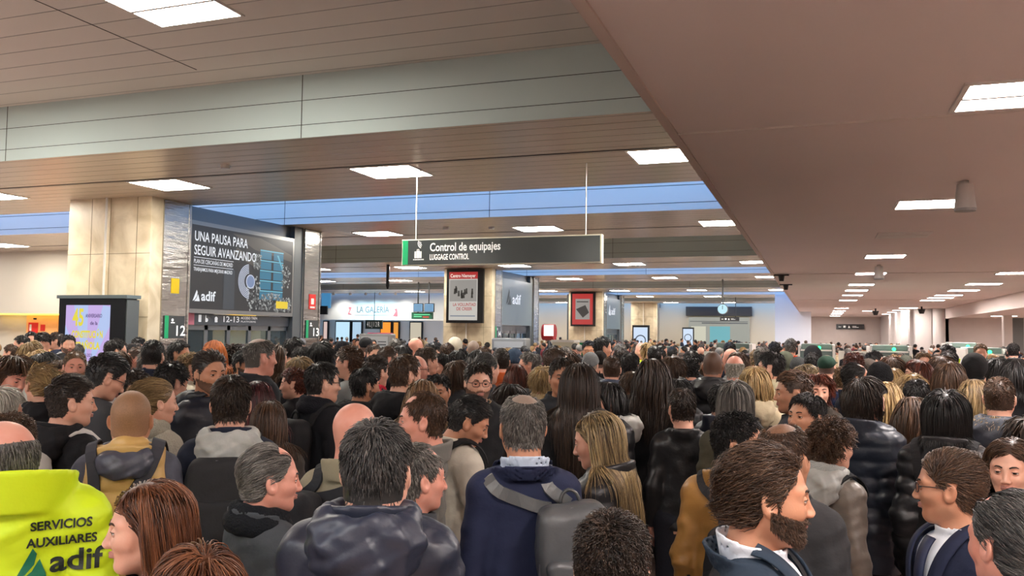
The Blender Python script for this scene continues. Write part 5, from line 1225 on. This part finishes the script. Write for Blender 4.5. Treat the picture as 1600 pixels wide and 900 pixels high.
P(798, 592, 56, 40, 60, pitch=-24, hair='medium', hc='dkbrown', sex='f', coat='jacket', cc=BK, label='dark brown head bent down right of the glasses man')
P(1021, 558, 56, 5, hair='wavy', hc='dkbrown', sex='f', coat='long', cc=(28, 29, 32), fab='leather', label='woman from behind with long dark wavy hair and a long black coat')
P(1082, 606, 64, 0, -28, hair='short', hc='dkbrown', beard='full', coat='leather', cc=(32, 32, 34), fab='leather', label='man from behind in a short black leather jacket looking left', d=5.1)
P(1196, 692, 150, 96, 84, hair='swept', hc='brown', beard='full', skin='tan', coat='blazer', cc=(44, 56, 70), shirt=(220, 224, 232), label='bearded man in right profile with swept-back brown hair, bottom right of centre', d=2.1)
P(1222, 657, 118, 22, 30, hair='thin', hc='brown', skin='tan', coat='jacket', cc=(54, 54, 56), fat=.6, label='big man from behind in a charcoal coat behind the bearded profile', d=2.95)
P(1142, 642, 92, 20, 100, hair='curlyshort', hc='black', skin='tan', coat='leather', cc=(166, 122, 66), fab='leather', label='man with thick black hair in a tan leather jacket', d=3.5, bag=dict(rgb=(48, 48, 50), kind='wool', label='black backpack on the tan leather jacket', x=.12, z=1.10))
P(1298, 655, 84, 40, 50, hair='curly', hc='brown', sex='f', coat='jacket', cc=(120, 112, 104), fab='nylon', scarf=(156, 158, 154), hood=(156, 158, 154), cross=(28, 28, 30), label='woman from behind with curly brown hair and grey scarf with black strap', d=3.95)
P(1262, 615, 72, -130, -140, pitch=8, hair='short', hc='black', skin='tan', coat='jacket', cc=BK, label='tanned young man facing left and up behind the swept-back hair', d=4.4)
P(1240, 579, 64, -80, -95, hair='fade', hc='brown', skin='tan', coat='jacket', cc=(40, 42, 48), label='man in left profile with brown short hair looking down', d=5)
P(1281, 583, 52, 150, 165, hair='medium', hc='auburn', sex='f', coat='jacket', cc=(60, 54, 48), fur='brown', label='woman with reddish brown hair facing right, fur trimmed coat')
P(1263, 568, 44, 90, 100, hair='bob', hc='streak', sex='f', coat='jacket', cc=DG, label='woman with blonde-streaked bob facing right')
P(1206, 549, 44, -60, -80, hair='short', hc='black', glasses=(90, 20, 24), coat='puffer', cc=(214, 204, 170), hood=(214, 204, 170), label='man with dark red glasses in a cream padded jacket looking left')
P(1180, 571, 54, 5, hair='bob', hc='blond', sex='f', coat='jacket', cc=(180, 166, 138), hood=(180, 166, 138), label='woman from behind with a blond bob and beige coat')
P(1162, 594, 66, 5, hair='bob', hc='grey', sex='f', coat='jacket', cc=(72, 68, 54), label='woman from behind with short dark hair streaked silver', d=5)
P(1128, 597, 58, 50, 70, hair='short', hc='black', coat='puffer', cc=(44, 50, 66), label='black-haired person in navy padded jacket left of the silver-streaked hair')
P(1106, 547, 42, 5, hair='shaved', hc='dkbrown', skin='brown', coat='puffer', cc=BK, hood=BK, fat=.4, label='dark-skinned bald man from behind in a black padded jacket')
P(1137, 554, 42, 5, 12, hair='fringe', hc='white', skin='pink', coat='jacket', cc=NV, label='pink bald man from behind in a navy jacket, right of the black padded one')
P(1078, 557, 38, -10, hair='curlyshort', hc='black', coat='jacket', cc=(52, 56, 72), hood=(52, 56, 72), label='curly black-haired man from behind in a grey-navy jacket left of the bald heads')
P(1062, 590, 44, 10, hair='medium', hc='black', sex='f', coat='puffer', cc=(24, 25, 28), hood=(24, 25, 28), label='person from behind in a shiny black padded jacket above the leather jacket')
P(1347, 590, 66, 24, 50, hair='medium', hc='dkbrown', beard='full', coat='puffer', cc=(40, 47, 60), label='tall dark-haired man from behind in a navy quilted jacket, right of centre', d=4.8)
P(1386, 594, 60, 0, hair='wavy', hc='blond', sex='f', coat='jacket', cc=BG, label='long golden wavy hair behind the navy quilted jacket', d=5.5)
P(1426, 617, 62, 5, hair='wavy', hc='brown', sex='f', coat='jacket', cc=(30, 84, 170), fab='nylon', label='woman from behind with long wavy brown hair and bright blue jacket', d=5.2)
P(1482, 609, 84, 8, hair='bob', hc='black', sex='f', coat='puffer', cc=(30, 30, 33), fab='leather', vol=1.3, label='woman from behind with thick black hair and a shiny black jacket', d=4.1, cross=(40, 40, 42))
P(1523, 590, 56, 0, hair='wavy', hc='dkblond', sex='f', coat='jacket', cc=DG, label='woman from behind with wavy dark blond hair')
P(1561, 587, 60, 5, 10, hair='crop', hc='brown', skin='light', coat='jacket', cc=(70, 74, 80), hood=(78, 82, 90), fur='dkblond', label='short-haired man from behind in a grey hood with fur trim', d=5.1)
P(1592, 597, 48, 40, 60, hair='short', hc='brown', coat='jacket', cc=(196, 30, 44), label='boy in a red jacket at the right edge', d=6.3)
P(1489, 700, 122, -122, -88, hair='neat', hc='brown', skin='tan', coat='blazer', cc=(36, 42, 64), shirt=(226, 230, 236), tie=(36, 44, 72), glasses=(60, 44, 40), label='man in left profile with glasses, navy suit, white shirt and tie', d=2.65)
P(1584, 762, 165, -40, -48, hair='back', hc='salt', skin='pink', coat='jacket', cc=(40, 42, 50), label='grey-streaked head in the bottom right corner', d=1.95)
P(1580, 683, 96, 185, 190, hair='wavy', hc='brown', sex='f', coat='jacket', cc=BK, label='girl facing the camera with long brown hair at the right edge', d=3.3)
P(1522, 700, 84, 80, 88, hair='long', hc='dkbrown', sex='f', coat='jacket', cc=BK, label='dark-haired woman in right profile behind the suited man with glasses', d=3.7)
P(1386, 565, 50, 5, hat=('beanie', (22, 22, 24)), hair='short', coat='jacket', cc=(36, 40, 54), label='person from behind in a black beanie and navy jacket')
P(5, 606, 76, 60, hair='medium', hc='white', sex='f', coat='jacket', cc=(190, 188, 182), label='white-haired head at the left edge above the yellow jacket', d=4.3)
P(18, 646, 100, 10, hair='curlyshort', hc='brown', coat='jacket', cc=DG, label='brown curly head at the left edge just above the bald man', d=3.3)
# --- middle rows: x, top, head px, body, head, sex, hair, hair colour, coat, colour, extras
ROW = [
(35,524,24,-60,-80,'m','short','black','jacket',LG,{}),(49,518,22,170,170,'m','short','black','jacket',BK,{}),(66,512,30,170,175,'m','short','black','jacket',NV,dict(pitch=-24)),(88,519,24,-90,-80,'m','short','dkbrown','jacket',NV,{}),
(50,533,32,60,70,'f','medium','dkblond','jacket',BG,{}),(107,523,27,165,170,'m','short','black','puffer',BK,dict(beard='full')),(71,550,42,80,90,'f','medium','black','jacket',DG,{}),(57,547,36,60,80,'f','medium','blond','jacket',CR,{}),
(99,561,44,160,170,'f','medium','brown','jacket',DG,dict(glasses=BK)),(118,547,46,175,175,'m','crop','ltbrown','jacket',BK,dict(skin='pink',beard='full')),(185,548,38,175,180,'f','medium','brown','jacket',BK,{}),(190,529,36,80,90,'m','short','black','jacket',LG,dict(glasses=BK)),
(208,538,30,170,175,'m','short','black','jacket',BK,dict(hat=('beanie',BK))),(216,541,36,-90,-80,'m','crop','brown','jacket',BK,dict(skin='pink')),(293,532,38,110,120,'m','short','black','jacket',DG,dict(skin='tan')),(322,530,38,20,20,'f','long','ginger','jacket',BK,{}),
(285,551,42,90,100,'f','curlyshort','dkblond','jacket',CR,{}),(305,553,40,100,110,'f','medium','brown','puffer',BK,{}),(350,538,38,20,20,'f','curly','dkbrown','jacket',BK,{}),(372,539,36,165,170,'f','long','black','jacket',BK,{}),
(385,547,42,130,140,'m','short','black','jacket',(110,112,96),dict(hood=CR,skin='tan',beard='full')),(436,537,42,60,70,'f','wavy','brown','jacket',BK,{}),(467,527,36,70,80,'m','short','black','jacket',(120,130,136),dict(arms=('up','up'))),
(478,541,38,30,40,'m','short','black','jacket',BK,{}),(502,533,38,20,25,'f','medium','black','jacket',BK,{}),(533,533,36,10,10,'m','short','black','jacket',BK,dict(hat=('beanie',(20,20,26)))),(550,541,46,-50,-70,'m','curlyshort','brown','sweater',(150,160,160),{}),
(572,525,28,0,0,'m','short','black','jacket',NV,dict(hat=('cap',BK))),(584,537,30,150,160,'m','short','brown','jacket',BK,{}),(588,555,48,50,60,'m','fade','dkbrown','jacket',BK,dict(scarf=(190,40,60))),(607,540,38,80,90,'m','crop','brown','jacket',BK,dict(skin='pink')),
(618,529,27,0,0,'m','short','grey','jacket',BK,{}),(629,539,32,20,20,'f','medium','black','jacket',BK,{}),(650,527,26,70,80,'m','bald','grey','jacket',BG,dict(skin='pink')),(667,542,40,70,80,'m','short','brown','jacket',BK,{}),
(657,554,44,60,80,'m','bald','grey','jacket',DG,dict(glasses=BK,skin='pink')),(689,552,38,-120,-110,'f','medium','black','jacket',BK,dict(arms=('chin','down'))),(683,534,28,70,80,'m','short','black','jacket',BK,{}),(699,536,28,20,30,'m','short','brown','jacket',BK,{}),
(711,527,26,0,0,'f','medium','blond','jacket',CR,dict(hat=('hoodup',CR))),(737,531,28,0,5,'m','shaved','grey','jacket',BK,dict(skin='tan')),(724,546,36,30,40,'f','medium','black','jacket',BK,{}),(742,545,36,10,10,'f','long','black','jacket',BK,{}),
(761,550,46,50,60,'m','back','salt','jacket',DG,{}),(783,543,38,0,0,'m','crop','dkbrown','jacket',(222,110,60),{}),(721,562,44,50,60,'f','bob','brown','jacket',DG,{}),(756,541,30,20,20,'m','short','brown','jacket',BK,{}),
(808,544,36,20,30,'m','short','grey','jacket',(36,64,76),dict(hat=('beanie',(70,88,110)))),(822,549,36,-60,-80,'m','short','grey','jacket',NV,dict(glasses=LG)),(858,542,44,60,75,'m','crop','brown','jacket',(150,150,140),dict(hood=LG,bag=dict(rgb=(30,30,34),kind='wool',label='black backpack on the man with pale hood below the adif board'))),
(845,571,44,10,10,'f','medium','blond','jacket',BG,{}),(880,548,36,0,0,'f','medium','brown','jacket',BK,{}),(878,540,32,10,10,'m','short','black','jacket',BK,{}),(893,541,34,10,15,'m','crop','grey','jacket',BK,{}),(914,550,34,20,20,'m','short','grey','jacket',DG,dict(hat=('beanie',(130,132,134)))),
(920,532,27,175,180,'m','short','black','jacket',BK,dict(glasses=BK,skin='tan')),(947,522,30,70,85,'m','short','black','jacket',(236,166,40),{}),(931,548,32,0,0,'m','short','black','jacket',BK,dict(hat=('beanie',(34,30,28)))),
(956,555,40,0,0,'m','crop','brown','puffer',(44,56,80),{}),(985,551,38,20,30,'m','short','black','jacket',BK,{}),(994,577,44,20,20,'f','medium','brown','jacket',DG,dict(pitch=-12)),(968,545,32,60,70,'m','short','dkbrown','jacket',BK,{}),
(999,534,26,170,180,'m','bald','grey','hivis',(206,232,20),dict(fab='hivis')),(975,536,26,0,0,'m','short','grey','jacket',DG,{}),(1015,534,26,0,0,'f','medium','blond','jacket',CR,{}),(1023,539,32,0,0,'m','crop','black','jacket',BK,{}),
(1080,547,34,0,0,'m','short','black','jacket',BK,{}),(1052,555,40,10,10,'f','medium','brown','jacket',BG,{}),(1148,543,34,0,0,'m','bald','grey','jacket',NV,dict(skin='pink')),(1166,549,40,5,5,'f','bob','brown','jacket',LG,dict(hood=(120,120,118))),
(1187,554,40,0,0,'f','long','black','jacket',BK,{}),(1194,541,34,10,10,'m','short','grey','jacket',DG,{}),(1140,534,24,0,0,'m','short','black','jacket',BK,{}),(1232,527,24,0,0,'m','short','grey','jacket',(240,84,40),{}),
(1257,540,32,0,0,'m','short','black','jacket',BK,dict(hat=('hoodup',BK))),(1240,549,32,0,0,'m','short','brown','jacket',(84,88,74),dict(hat=('hoodup',(84,88,74)))),(1260,557,36,0,0,'m','short','grey','jacket',BK,dict(hat=('beanie',(70,72,72)))),(1283,551,36,0,5,'m','short','black','jacket',BK,{}),
(1305,553,38,20,20,'m','short','black','jacket',NV,dict(hat=('cap',(44,70,58)))),(1331,551,38,0,0,'m','curlyshort','auburn','jacket',BK,{}),(1318,573,40,20,30,'m','curlyshort','ltbrown','jacket',(40,54,84),dict(hood=(40,54,84))),(1349,566,48,60,75,'m','back','black','jacket',NV,dict(beard='full',skin='tan')),
(1366,548,30,70,80,'m','short','black','jacket',BK,{}),(1360,560,36,0,0,'m','short','grey','jacket',DG,dict(hat=('beanie',(80,72,66)))),(1406,556,40,0,0,'f','medium','brown','jacket',BK,{}),(1428,555,36,0,0,'m','short','black','jacket',(150,176,190),dict(hat=('beanie',(70,72,64)))),
(1443,550,28,170,175,'m','short','ltbrown','jacket',BK,{}),(1445,561,44,-60,-90,'f','bob','auburn','jacket',DG,{}),(1461,555,40,0,0,'f','medium','brown','jacket',BK,{}),(1480,563,48,0,0,'f','bob','brown','jacket',CR,{}),
(1467,575,46,0,0,'m','thin','dkbrown','jacket',CR,{}),(1495,547,38,10,10,'m','short','black','jacket',BK,{}),(1513,558,36,0,0,'f','short','blond','jacket',BK,dict(hat=('beanie',(216,186,170)))),(1535,552,44,0,0,'m','short','black','jacket',BK,dict(hat=('hoodup',(26,26,28)))),
(1523,566,38,165,170,'m','bald','grey','jacket',BK,dict(skin='tan')),(1560,558,40,0,0,'f','medium','black','jacket',BK,{}),(1588,557,54,0,0,'f','bob','black','jacket',BK,{}),(1480,538,24,-80,-90,'m','short','black','hivis',(206,232,20),dict(fab='hivis',skin='brown')),
(1532,537,24,170,170,'m','short','ltbrown','jacket',BK,{}),(1436,583,48,0,0,'f','medium','blond','jacket',CR,{}),(1440,592,54,20,20,'m','short','black','jacket',BK,{}),(1408,574,46,10,10,'f','bob','blond','jacket',BG,{}),
(1550,590,44,20,20,'f','bob','white','jacket',CR,{}),(1583,536,22,0,0,'m','short','black','jacket',BK,{}),(1548,562,34,10,10,'m','crop','black','jacket',BK,{}),(1210,534,24,0,0,'m','short','black','jacket',(60,62,50),{}),(470,556,44,20,30,'f','medium','dkblond','jacket',BK,{}),


]
CW = {BK: 'black', NV: 'navy', DG: 'dark grey', LG: 'light grey', CR: 'cream', BG: 'beige', BR: 'brown'}
def cword(c):
    if c in CW: return CW[c]
    r, g, b = c
    if r > 200 and g > 220: return 'fluorescent yellow'
    if r > 200 and g > 140: return 'orange yellow' if b < 100 else 'cream'
    if r > 200: return 'orange'
    if b > g > r and b > 100: return 'pale blue'
    if b > r+15: return 'blue'
    return 'olive' if abs(r-g) < 8 and b < r-8 else 'grey'
HW = dict(black='black', dkbrown='dark brown', brown='brown', ltbrown='light brown', blond='blond', dkblond='dark blond', grey='grey', salt='greying', auburn='auburn', ginger='ginger', white='white', burgundy='dark red', chestnut='chestnut', streak='streaked')
SW = dict(short='short', crop='cropped', curlyshort='short curly', curly='curly', medium='loose', long='long', wavy='long wavy', bob='bobbed', fade='faded', back='combed-back', thin='thinning')
def look(b): b = b % 360; return 'from behind' if b < 45 or b > 315 else 'facing right' if b < 140 else 'facing the camera' if b < 220 else 'facing left'
LM = [(95, 'left of the lit totem'), (180, 'below the lit totem'), (245, 'right of the lit totem'), (300, 'near gate sign 12'), (365, 'under the billboard'), (440, 'before the glass entrance'), (500, 'below gate sign 13'), (560, 'left of the grey cabinet'), (620, 'by the red kiosk'), (690, 'left of the poster pillar'),
      (765, 'below the exhibition poster'), (830, 'by the pale cabinet'), (885, 'below the grey adif board'), (940, 'below the red poster'), (1000, 'right of the red poster'), (1065, 'below the left scanner'), (1120, 'before the cream barrier'), (1180, 'below the station clock'),
      (1245, 'below the white partition wall'), (1305, 'before the first green-lit scanner'), (1360, 'before the white barrier'), (1425, 'before the middle scanner'), (1485, 'below the white wall corner'), (1545, 'before the right scanners'), (9999, 'at the far right')]
def landmark(px): return next(w for x, w in LM if px < x)
SEEN = {}
def auto_label(px, top, sex, hair, hc, cc, b, ex, d):
    hat = ex.get('hat'); w = {'m': 'man', 'f': 'woman'}[sex]
    if hat: hd = '%s %s' % (cword(hat[1]), {'beanie': 'beanie', 'cap': 'cap', 'hoodup': 'raised hood'}[hat[0]])
    elif hair in ('bald', 'fringe'): hd = 'bald head'
    elif hair == 'shaved': hd = 'shaven head'
    else: hd = '%s %s hair' % (SW[hair], HW[hc])
    gl = ', glasses' if ex.get('glasses') else ''
    return '%s, %s%s, %s top, %s, %s' % (w, hd, gl, cword(cc), look(b), landmark(px))
auto = []
for px, top, hh, b, h, sex, hair, hc, coat, cc, ex in ROW:
    ex = dict(ex); lb = auto_label(px, top, sex, hair, hc, cc, h, ex, 0)
    P(px, top, hh, b, h, sex=sex, hair=hair, hc=hc, coat=coat, cc=cc, **ex)['auto'] = (lb, px)
def spot(s_):
    v = CAM_M@np.array([(s_['px']-800)/F_PX, -(s_['top']-450)/F_PX, -1.])*s_['d']; return v[0], v[1]
for it in range(60):        # shuffle along the lines of sight until nobody stands inside anybody else
    XY = np.array([spot(s_) for s_ in SPECS]); mv = 0
    for i in range(len(SPECS)):
        for j in np.where(np.hypot(*(XY-XY[i]).T) < .47)[0]:
            if j <= i: continue
            a, b_ = (SPECS[i], SPECS[j]) if SPECS[i]['d'] < SPECS[j]['d'] else (SPECS[j], SPECS[i]); e = (.48-math.hypot(*(XY[i]-XY[j])))*.35
            b_['d'] = min(b_['d']+e, b_['d0']*(1.16 if b_['d0'] < 7 else 1.42)); a['d'] = max(a['d']-e*.6, a['d0']*.92); mv += 1
            sx = 1 if b_['px'] >= a['px'] else -1; b_['sh'] = max(-13, min(13, b_.get('sh', 0)+sx*.7)); b_['px'] = b_.setdefault('px0', b_['px'])+b_['sh']
print('clashes left', mv)
for s_ in SPECS:
    r = person(s_['px'], s_['top'], s_['hh'], s_['b'], s_['h'], d=s_['d'], **s_['k']); s_['rec'] = r
    if 'auto' in s_: r['auto'] = s_['auto']; auto.append(r)
hv = hv['rec']
# the rest of the crowd fills the hall between and behind them
def project(x, y, z):
    v = CAM_M.T@np.array((x, y, z-EYE)); return 800+F_PX*v[0]/-v[2], 450-F_PX*v[1]/-v[2], -v[2]
rg = np.random.RandomState(11)
def in_hall(x, y):
    for k in range(4):
        Y = 12.08+17.1*k
        if x < -10.9 and Y-.4 < y < Y+6.0: return False
    if x < -11.0 and y < 14: return y < 11.2 and x > -16
    if x < -14.3 and y < 22.5: return False
    if x < -29: return False
    if math.hypot(x-on_y(858, 508, 34)[0], y-34) < 1.1: return False
    if x > 3.6 and y > 43.2: return False
    if -2.7 < x < 0 and 49 < y < 52: return False
    if 22.8 < y < 27.3 and ((-5.0 < x < -3.3) or (-2.95 < x < -1.5) or (-.7 < x < .65) or (1.15 < x < 2.5) or (2.9 < x < 4.8) or x > 0 and x < 1.5 or (-4 < x < -2.6)): return False
    for bx, by, rr in ((-12.2, 11.7, 1.2),): 
        if math.hypot(x-bx, y-by) < rr: return False
    if 18.6 < y < 19.8 and -9.5 < x < -6.5: return False
    if 21.6 < y < 22.7 and -15.5 < x < -12.5: return False
    if 21.5 < y < 22.9 and on_y(561, 521, 22)[0]-.5 < x < on_y(610, 521, 22)[0]+.5: return False
    if 29.5 < y < 31.4 and -19 < x < -16: return False
    if 25.7 < y < 29 and -9.8 < x < -6.5: return False
    return True
pts = [(p['x'], p['y']) for p in PEOPLE]+[tuple(p['bag'].location[:2]) for p in PEOPLE if 'bag' in p]
cells = {}
for q in pts: cells.setdefault((int(q[0]//1), int(q[1]//1)), []).append(q)
def ok(x, y, r):
    i, j = int(x//1), int(y//1)
    return all(math.hypot(x-a, y-b) > r for di in (-1, 0, 1) for dj in (-1, 0, 1) for a, b in cells.get((i+di, j+dj), ()))
fill = []
def try_fill(n, y0, y1, r, f=.93):
    for _ in range(n):
        d = rg.uniform(y0, y1); px = rg.uniform(-10, 1610); v = CAM_M@np.array([(px-800)/F_PX, 0, -1.]); v = v/math.hypot(v[0], v[1])*d; x, y = v[0], v[1]
        if y > 61 or x > 12 or not in_hall(x, y) or not ok(x, y, r): continue
        cells.setdefault((int(x//1), int(y//1)), []).append((x, y)); fill.append((x, y))
try_fill(1500, 4.6, 7.2, .62); try_fill(3500, 7.2, 13, .60); try_fill(5000, 13, 23, .75); try_fill(3000, 23, 34, .95); try_fill(3500, 34, 61, 1.25)
fill.sort(key=lambda q: math.hypot(*q))
print('fill', len(fill), 'explicit', len(PEOPLE))
HCS = ['black']*6+['dkbrown']*6+['brown']*4+['ltbrown', 'dkblond', 'blond', 'grey', 'salt', 'auburn', 'grey']; CCS = [BK]*7+[NV]*4+[DG]*3+[BR, LG, CR, BG, (96, 36, 44), (60, 72, 56), (150, 40, 40)]
NIND = max(0, 300-len(PEOPLE)); far = []
for n_, (x, y) in enumerate(fill):
    d = math.hypot(x, y); sex = 'mf'[rg.randint(2)]; hair = (['short', 'crop', 'curlyshort', 'short', 'thin', 'medium'] if sex == 'm' else ['long', 'bob', 'medium', 'wavy', 'long', 'tied'])[rg.randint(6)]
    hc = HCS[rg.randint(len(HCS))]; cc = CCS[rg.randint(len(CCS))]; b = [0, 0, 0, 20, -20, 60, -70, 180, 90][rg.randint(9)]; stat = float(np.clip(rg.normal(1.72 if sex == 'm' else 1.62, .05), 1.5, 1.84))
    if d < 7.2: stat = min(stat, 1.60); b = 0; cc = [BK, NV, DG][n_ % 3]
    if n_ < NIND:
        r = person(0, 0, pos=(x, y), stat=stat, b=b, sex=sex, hair=hair, hc=hc, coat=['jacket', 'jacket', 'puffer'][rg.randint(3)], cc=cc, skin=['light', 'tan', 'olive'][rg.randint(3)], lod=1 if d < 6 else 2, seed=n_ % 2, hood=cc if rg.rand() < .3 else None)
        u = project(x, y, stat); hd = '%s %s' % ({'short': 'short', 'crop': 'cropped', 'curlyshort': 'curly', 'thin': 'thinning', 'medium': 'loose', 'long': 'long', 'bob': 'bobbed', 'wavy': 'wavy', 'tied': 'tied-back'}[hair], HW[hc])
        r['auto'] = ('%s, %s hair, %s jacket, %s, %s' % ({'m': 'man', 'f': 'woman'}[sex], hd, cword(cc), look(b), landmark(u[0])), u[0]); r['fill'] = 1; auto.append(r)
    else: far.append((x, y, stat, b, rg.randint(4)))
# one label each: people who still read alike are told apart by the row they stand in, else they share a group
by = {}
for r in auto: by.setdefault(r['auto'][0], []).append(r)
for lb, rs in by.items():
    rs.sort(key=lambda r: r['d'])
    if len(rs) == 1: rs[0]['o']['label'] = lb
    elif len(rs) == 2: rs[0]['o']['label'] = 'nearer '+lb; rs[1]['o']['label'] = 'farther '+lb
    elif len(rs) == 3:
        for w, r in zip(('nearest', 'middle', 'farthest'), rs): r['o']['label'] = w+' '+lb
    else:
        for r in rs: r['o']['label'] = lb; r['o']['group'] = 'people '+lb[:60]
for r in PEOPLE:
    if 'group' not in r['o']: r['o']['group'] = 'waiting passengers in the hall'
# most distant heads: one mass that nobody could count
def far_proto(v):
    ps = Pose(0, 0, 0, ('down', 'down'), 'mf'[v % 2]); out = []
    cf = lambda p: torso_d(p, ps, .03, .7, fold=0); V, Q = nets(cf, (-.36, -.30, .6), (.36, .3, 1.6), .085); out.append((V, Q, 0))
    V, Q = nets(lambda p: legs_d(p), (-.24, -.2, .02), (.24, .2, 1.06), .10); out.append((V, Q, 1))
    V, Q = nets(lambda p: np.minimum(ell(p-ps.c.astype(f32), (0, .0, .0), (.075, .09, .115)), cap(p, (0, -.03, 1.4), (0, 0, 1.6), .05)), (-.2, -.2, 1.38), (.2, .2, 1.8), .045); out.append((V, Q, 2))
    V, Q = nets(lambda p: smax(ell(p-ps.c.astype(f32), (0, -.015, .03), (.088, .105, .105)), (p[:, 1]-.045)*.8-(p[:, 2]-1.66), .02), (-.2, -.2, 1.45), (.2, .2, 1.8), .04); out.append((V, Q, 3)); return out
protos = [far_proto(v) for v in range(2)]
FM = [cloth(c) for c in (BK, NV, DG, BR, (96, 36, 44), BG)]+[skin_mat('light'), skin_mat('tan')]+[hair_mat_c for hair_mat_c in (mat('far_hair_black', (24, 20, 18), .6), mat('far_hair_brown', (62, 44, 32), .6), mat('far_hair_blond', (150, 120, 80), .6), mat('far_hair_grey', (120, 116, 110), .6))]
Vs = []; Fs = []; Ms = []; n = 0
for i, (x, y, st_h, b, v) in enumerate(far):
    R = rotm(math.atan2(y, x)-math.radians(b)-math.pi/2); s = st_h/1.75
    cm = [0, 0, 0, 1, 1, 2, 3, 4, 5, 0][rg.randint(10)]; sm = 6+rg.randint(2); hm_ = 8+[0, 0, 0, 1, 1, 1, 2, 3][rg.randint(8)]
    for (V, Q, m) in protos[v % 2]:
        Vs.append((V*s)@R.T+np.array((x, y, 0))); Fs.append(Q+n); Ms.append(np.full(len(Q), (cm, 1, sm, hm_)[m])); n += len(V)
if Vs:
    o = link('distant_crowd', new_mesh('distant_crowd', np.concatenate(Vs), np.concatenate(Fs), FM, np.concatenate(Ms))); tag(o, 'dense mass of tiny distant heads and coats beyond the scanners', 'crowd', kind='stuff')
print('people', len(PEOPLE), 'far', len(far), time.time()-T0)
# ------------------------------------------------------------------ marks on clothing
def on_back(s_or_polys, size, u, v, rec, m, name, width=None, bold=0., front=False):
    ps = rec['ps']; fn, hem = coat_fn(rec['coat'], ps, 0.)
    if isinstance(s_or_polys, str):
        V, F = text_mesh(s_or_polys, size, bold)
        if width: V[:, 0] *= width/(V[:, 0].max()-V[:, 0].min())
        me0 = bpy.data.meshes.new('t'); me0.from_pydata((V+np.array((u, v, 0))).tolist(), [], F)
    else:
        V = []; F = []
        for p in s_or_polys: F.append(list(range(len(V), len(V)+len(p)))); V += [(a*size+u, b*size+v, 0) for a, b in p]
        me0 = bpy.data.meshes.new('t'); me0.from_pydata(V, [], F)
    bm = bmesh.new(); bm.from_mesh(me0); bmesh.ops.triangulate(bm, faces=bm.faces)
    for _ in range(4):
        es = [e for e in bm.edges if e.calc_length() > .012]
        if not es: break
        bmesh.ops.subdivide_edges(bm, edges=es, cuts=1); bmesh.ops.triangulate(bm, faces=[f for f in bm.faces if len(f.verts) > 3])
    V = np.array([v_.co[:] for v_ in bm.verts]); F = [[v_.index for v_ in f.verts] for f in bm.faces]; bm.free()
    fn2 = coat_fn(rec['coat'], ps, rec.get('cs', 0.))[0]
    Pp = np.stack([V[:, 0], np.full(len(V), -.34), V[:, 1]], 1)
    for _ in range(28): Pp[:, 1] += np.maximum(fn2(Pp.astype(f32))-.006, -.01)*.8
    o = link(name, new_mesh(name, Pp, F, [m], smooth=False), rec['o']); return o
hv['cs'] = float((0*7+3) % 7)
ink = mat('print_black', (26, 34, 30), .6)
on_back('SERVICIOS', .036, .035, 1.392, hv, ink, 'printed_text', width=.155, bold=.001); on_back('AUXILIARES', .036, .027, 1.345, hv, ink, 'printed_text', width=.178, bold=.001)
on_back(adif_mark(0, 0, 1.), .085, .0, 1.258, hv, mat('print_green', (10, 110, 80), .6), 'printed_mark'); on_back('adif', .085, .085, 1.270, hv, ink, 'printed_text', width=.14, bold=.002)
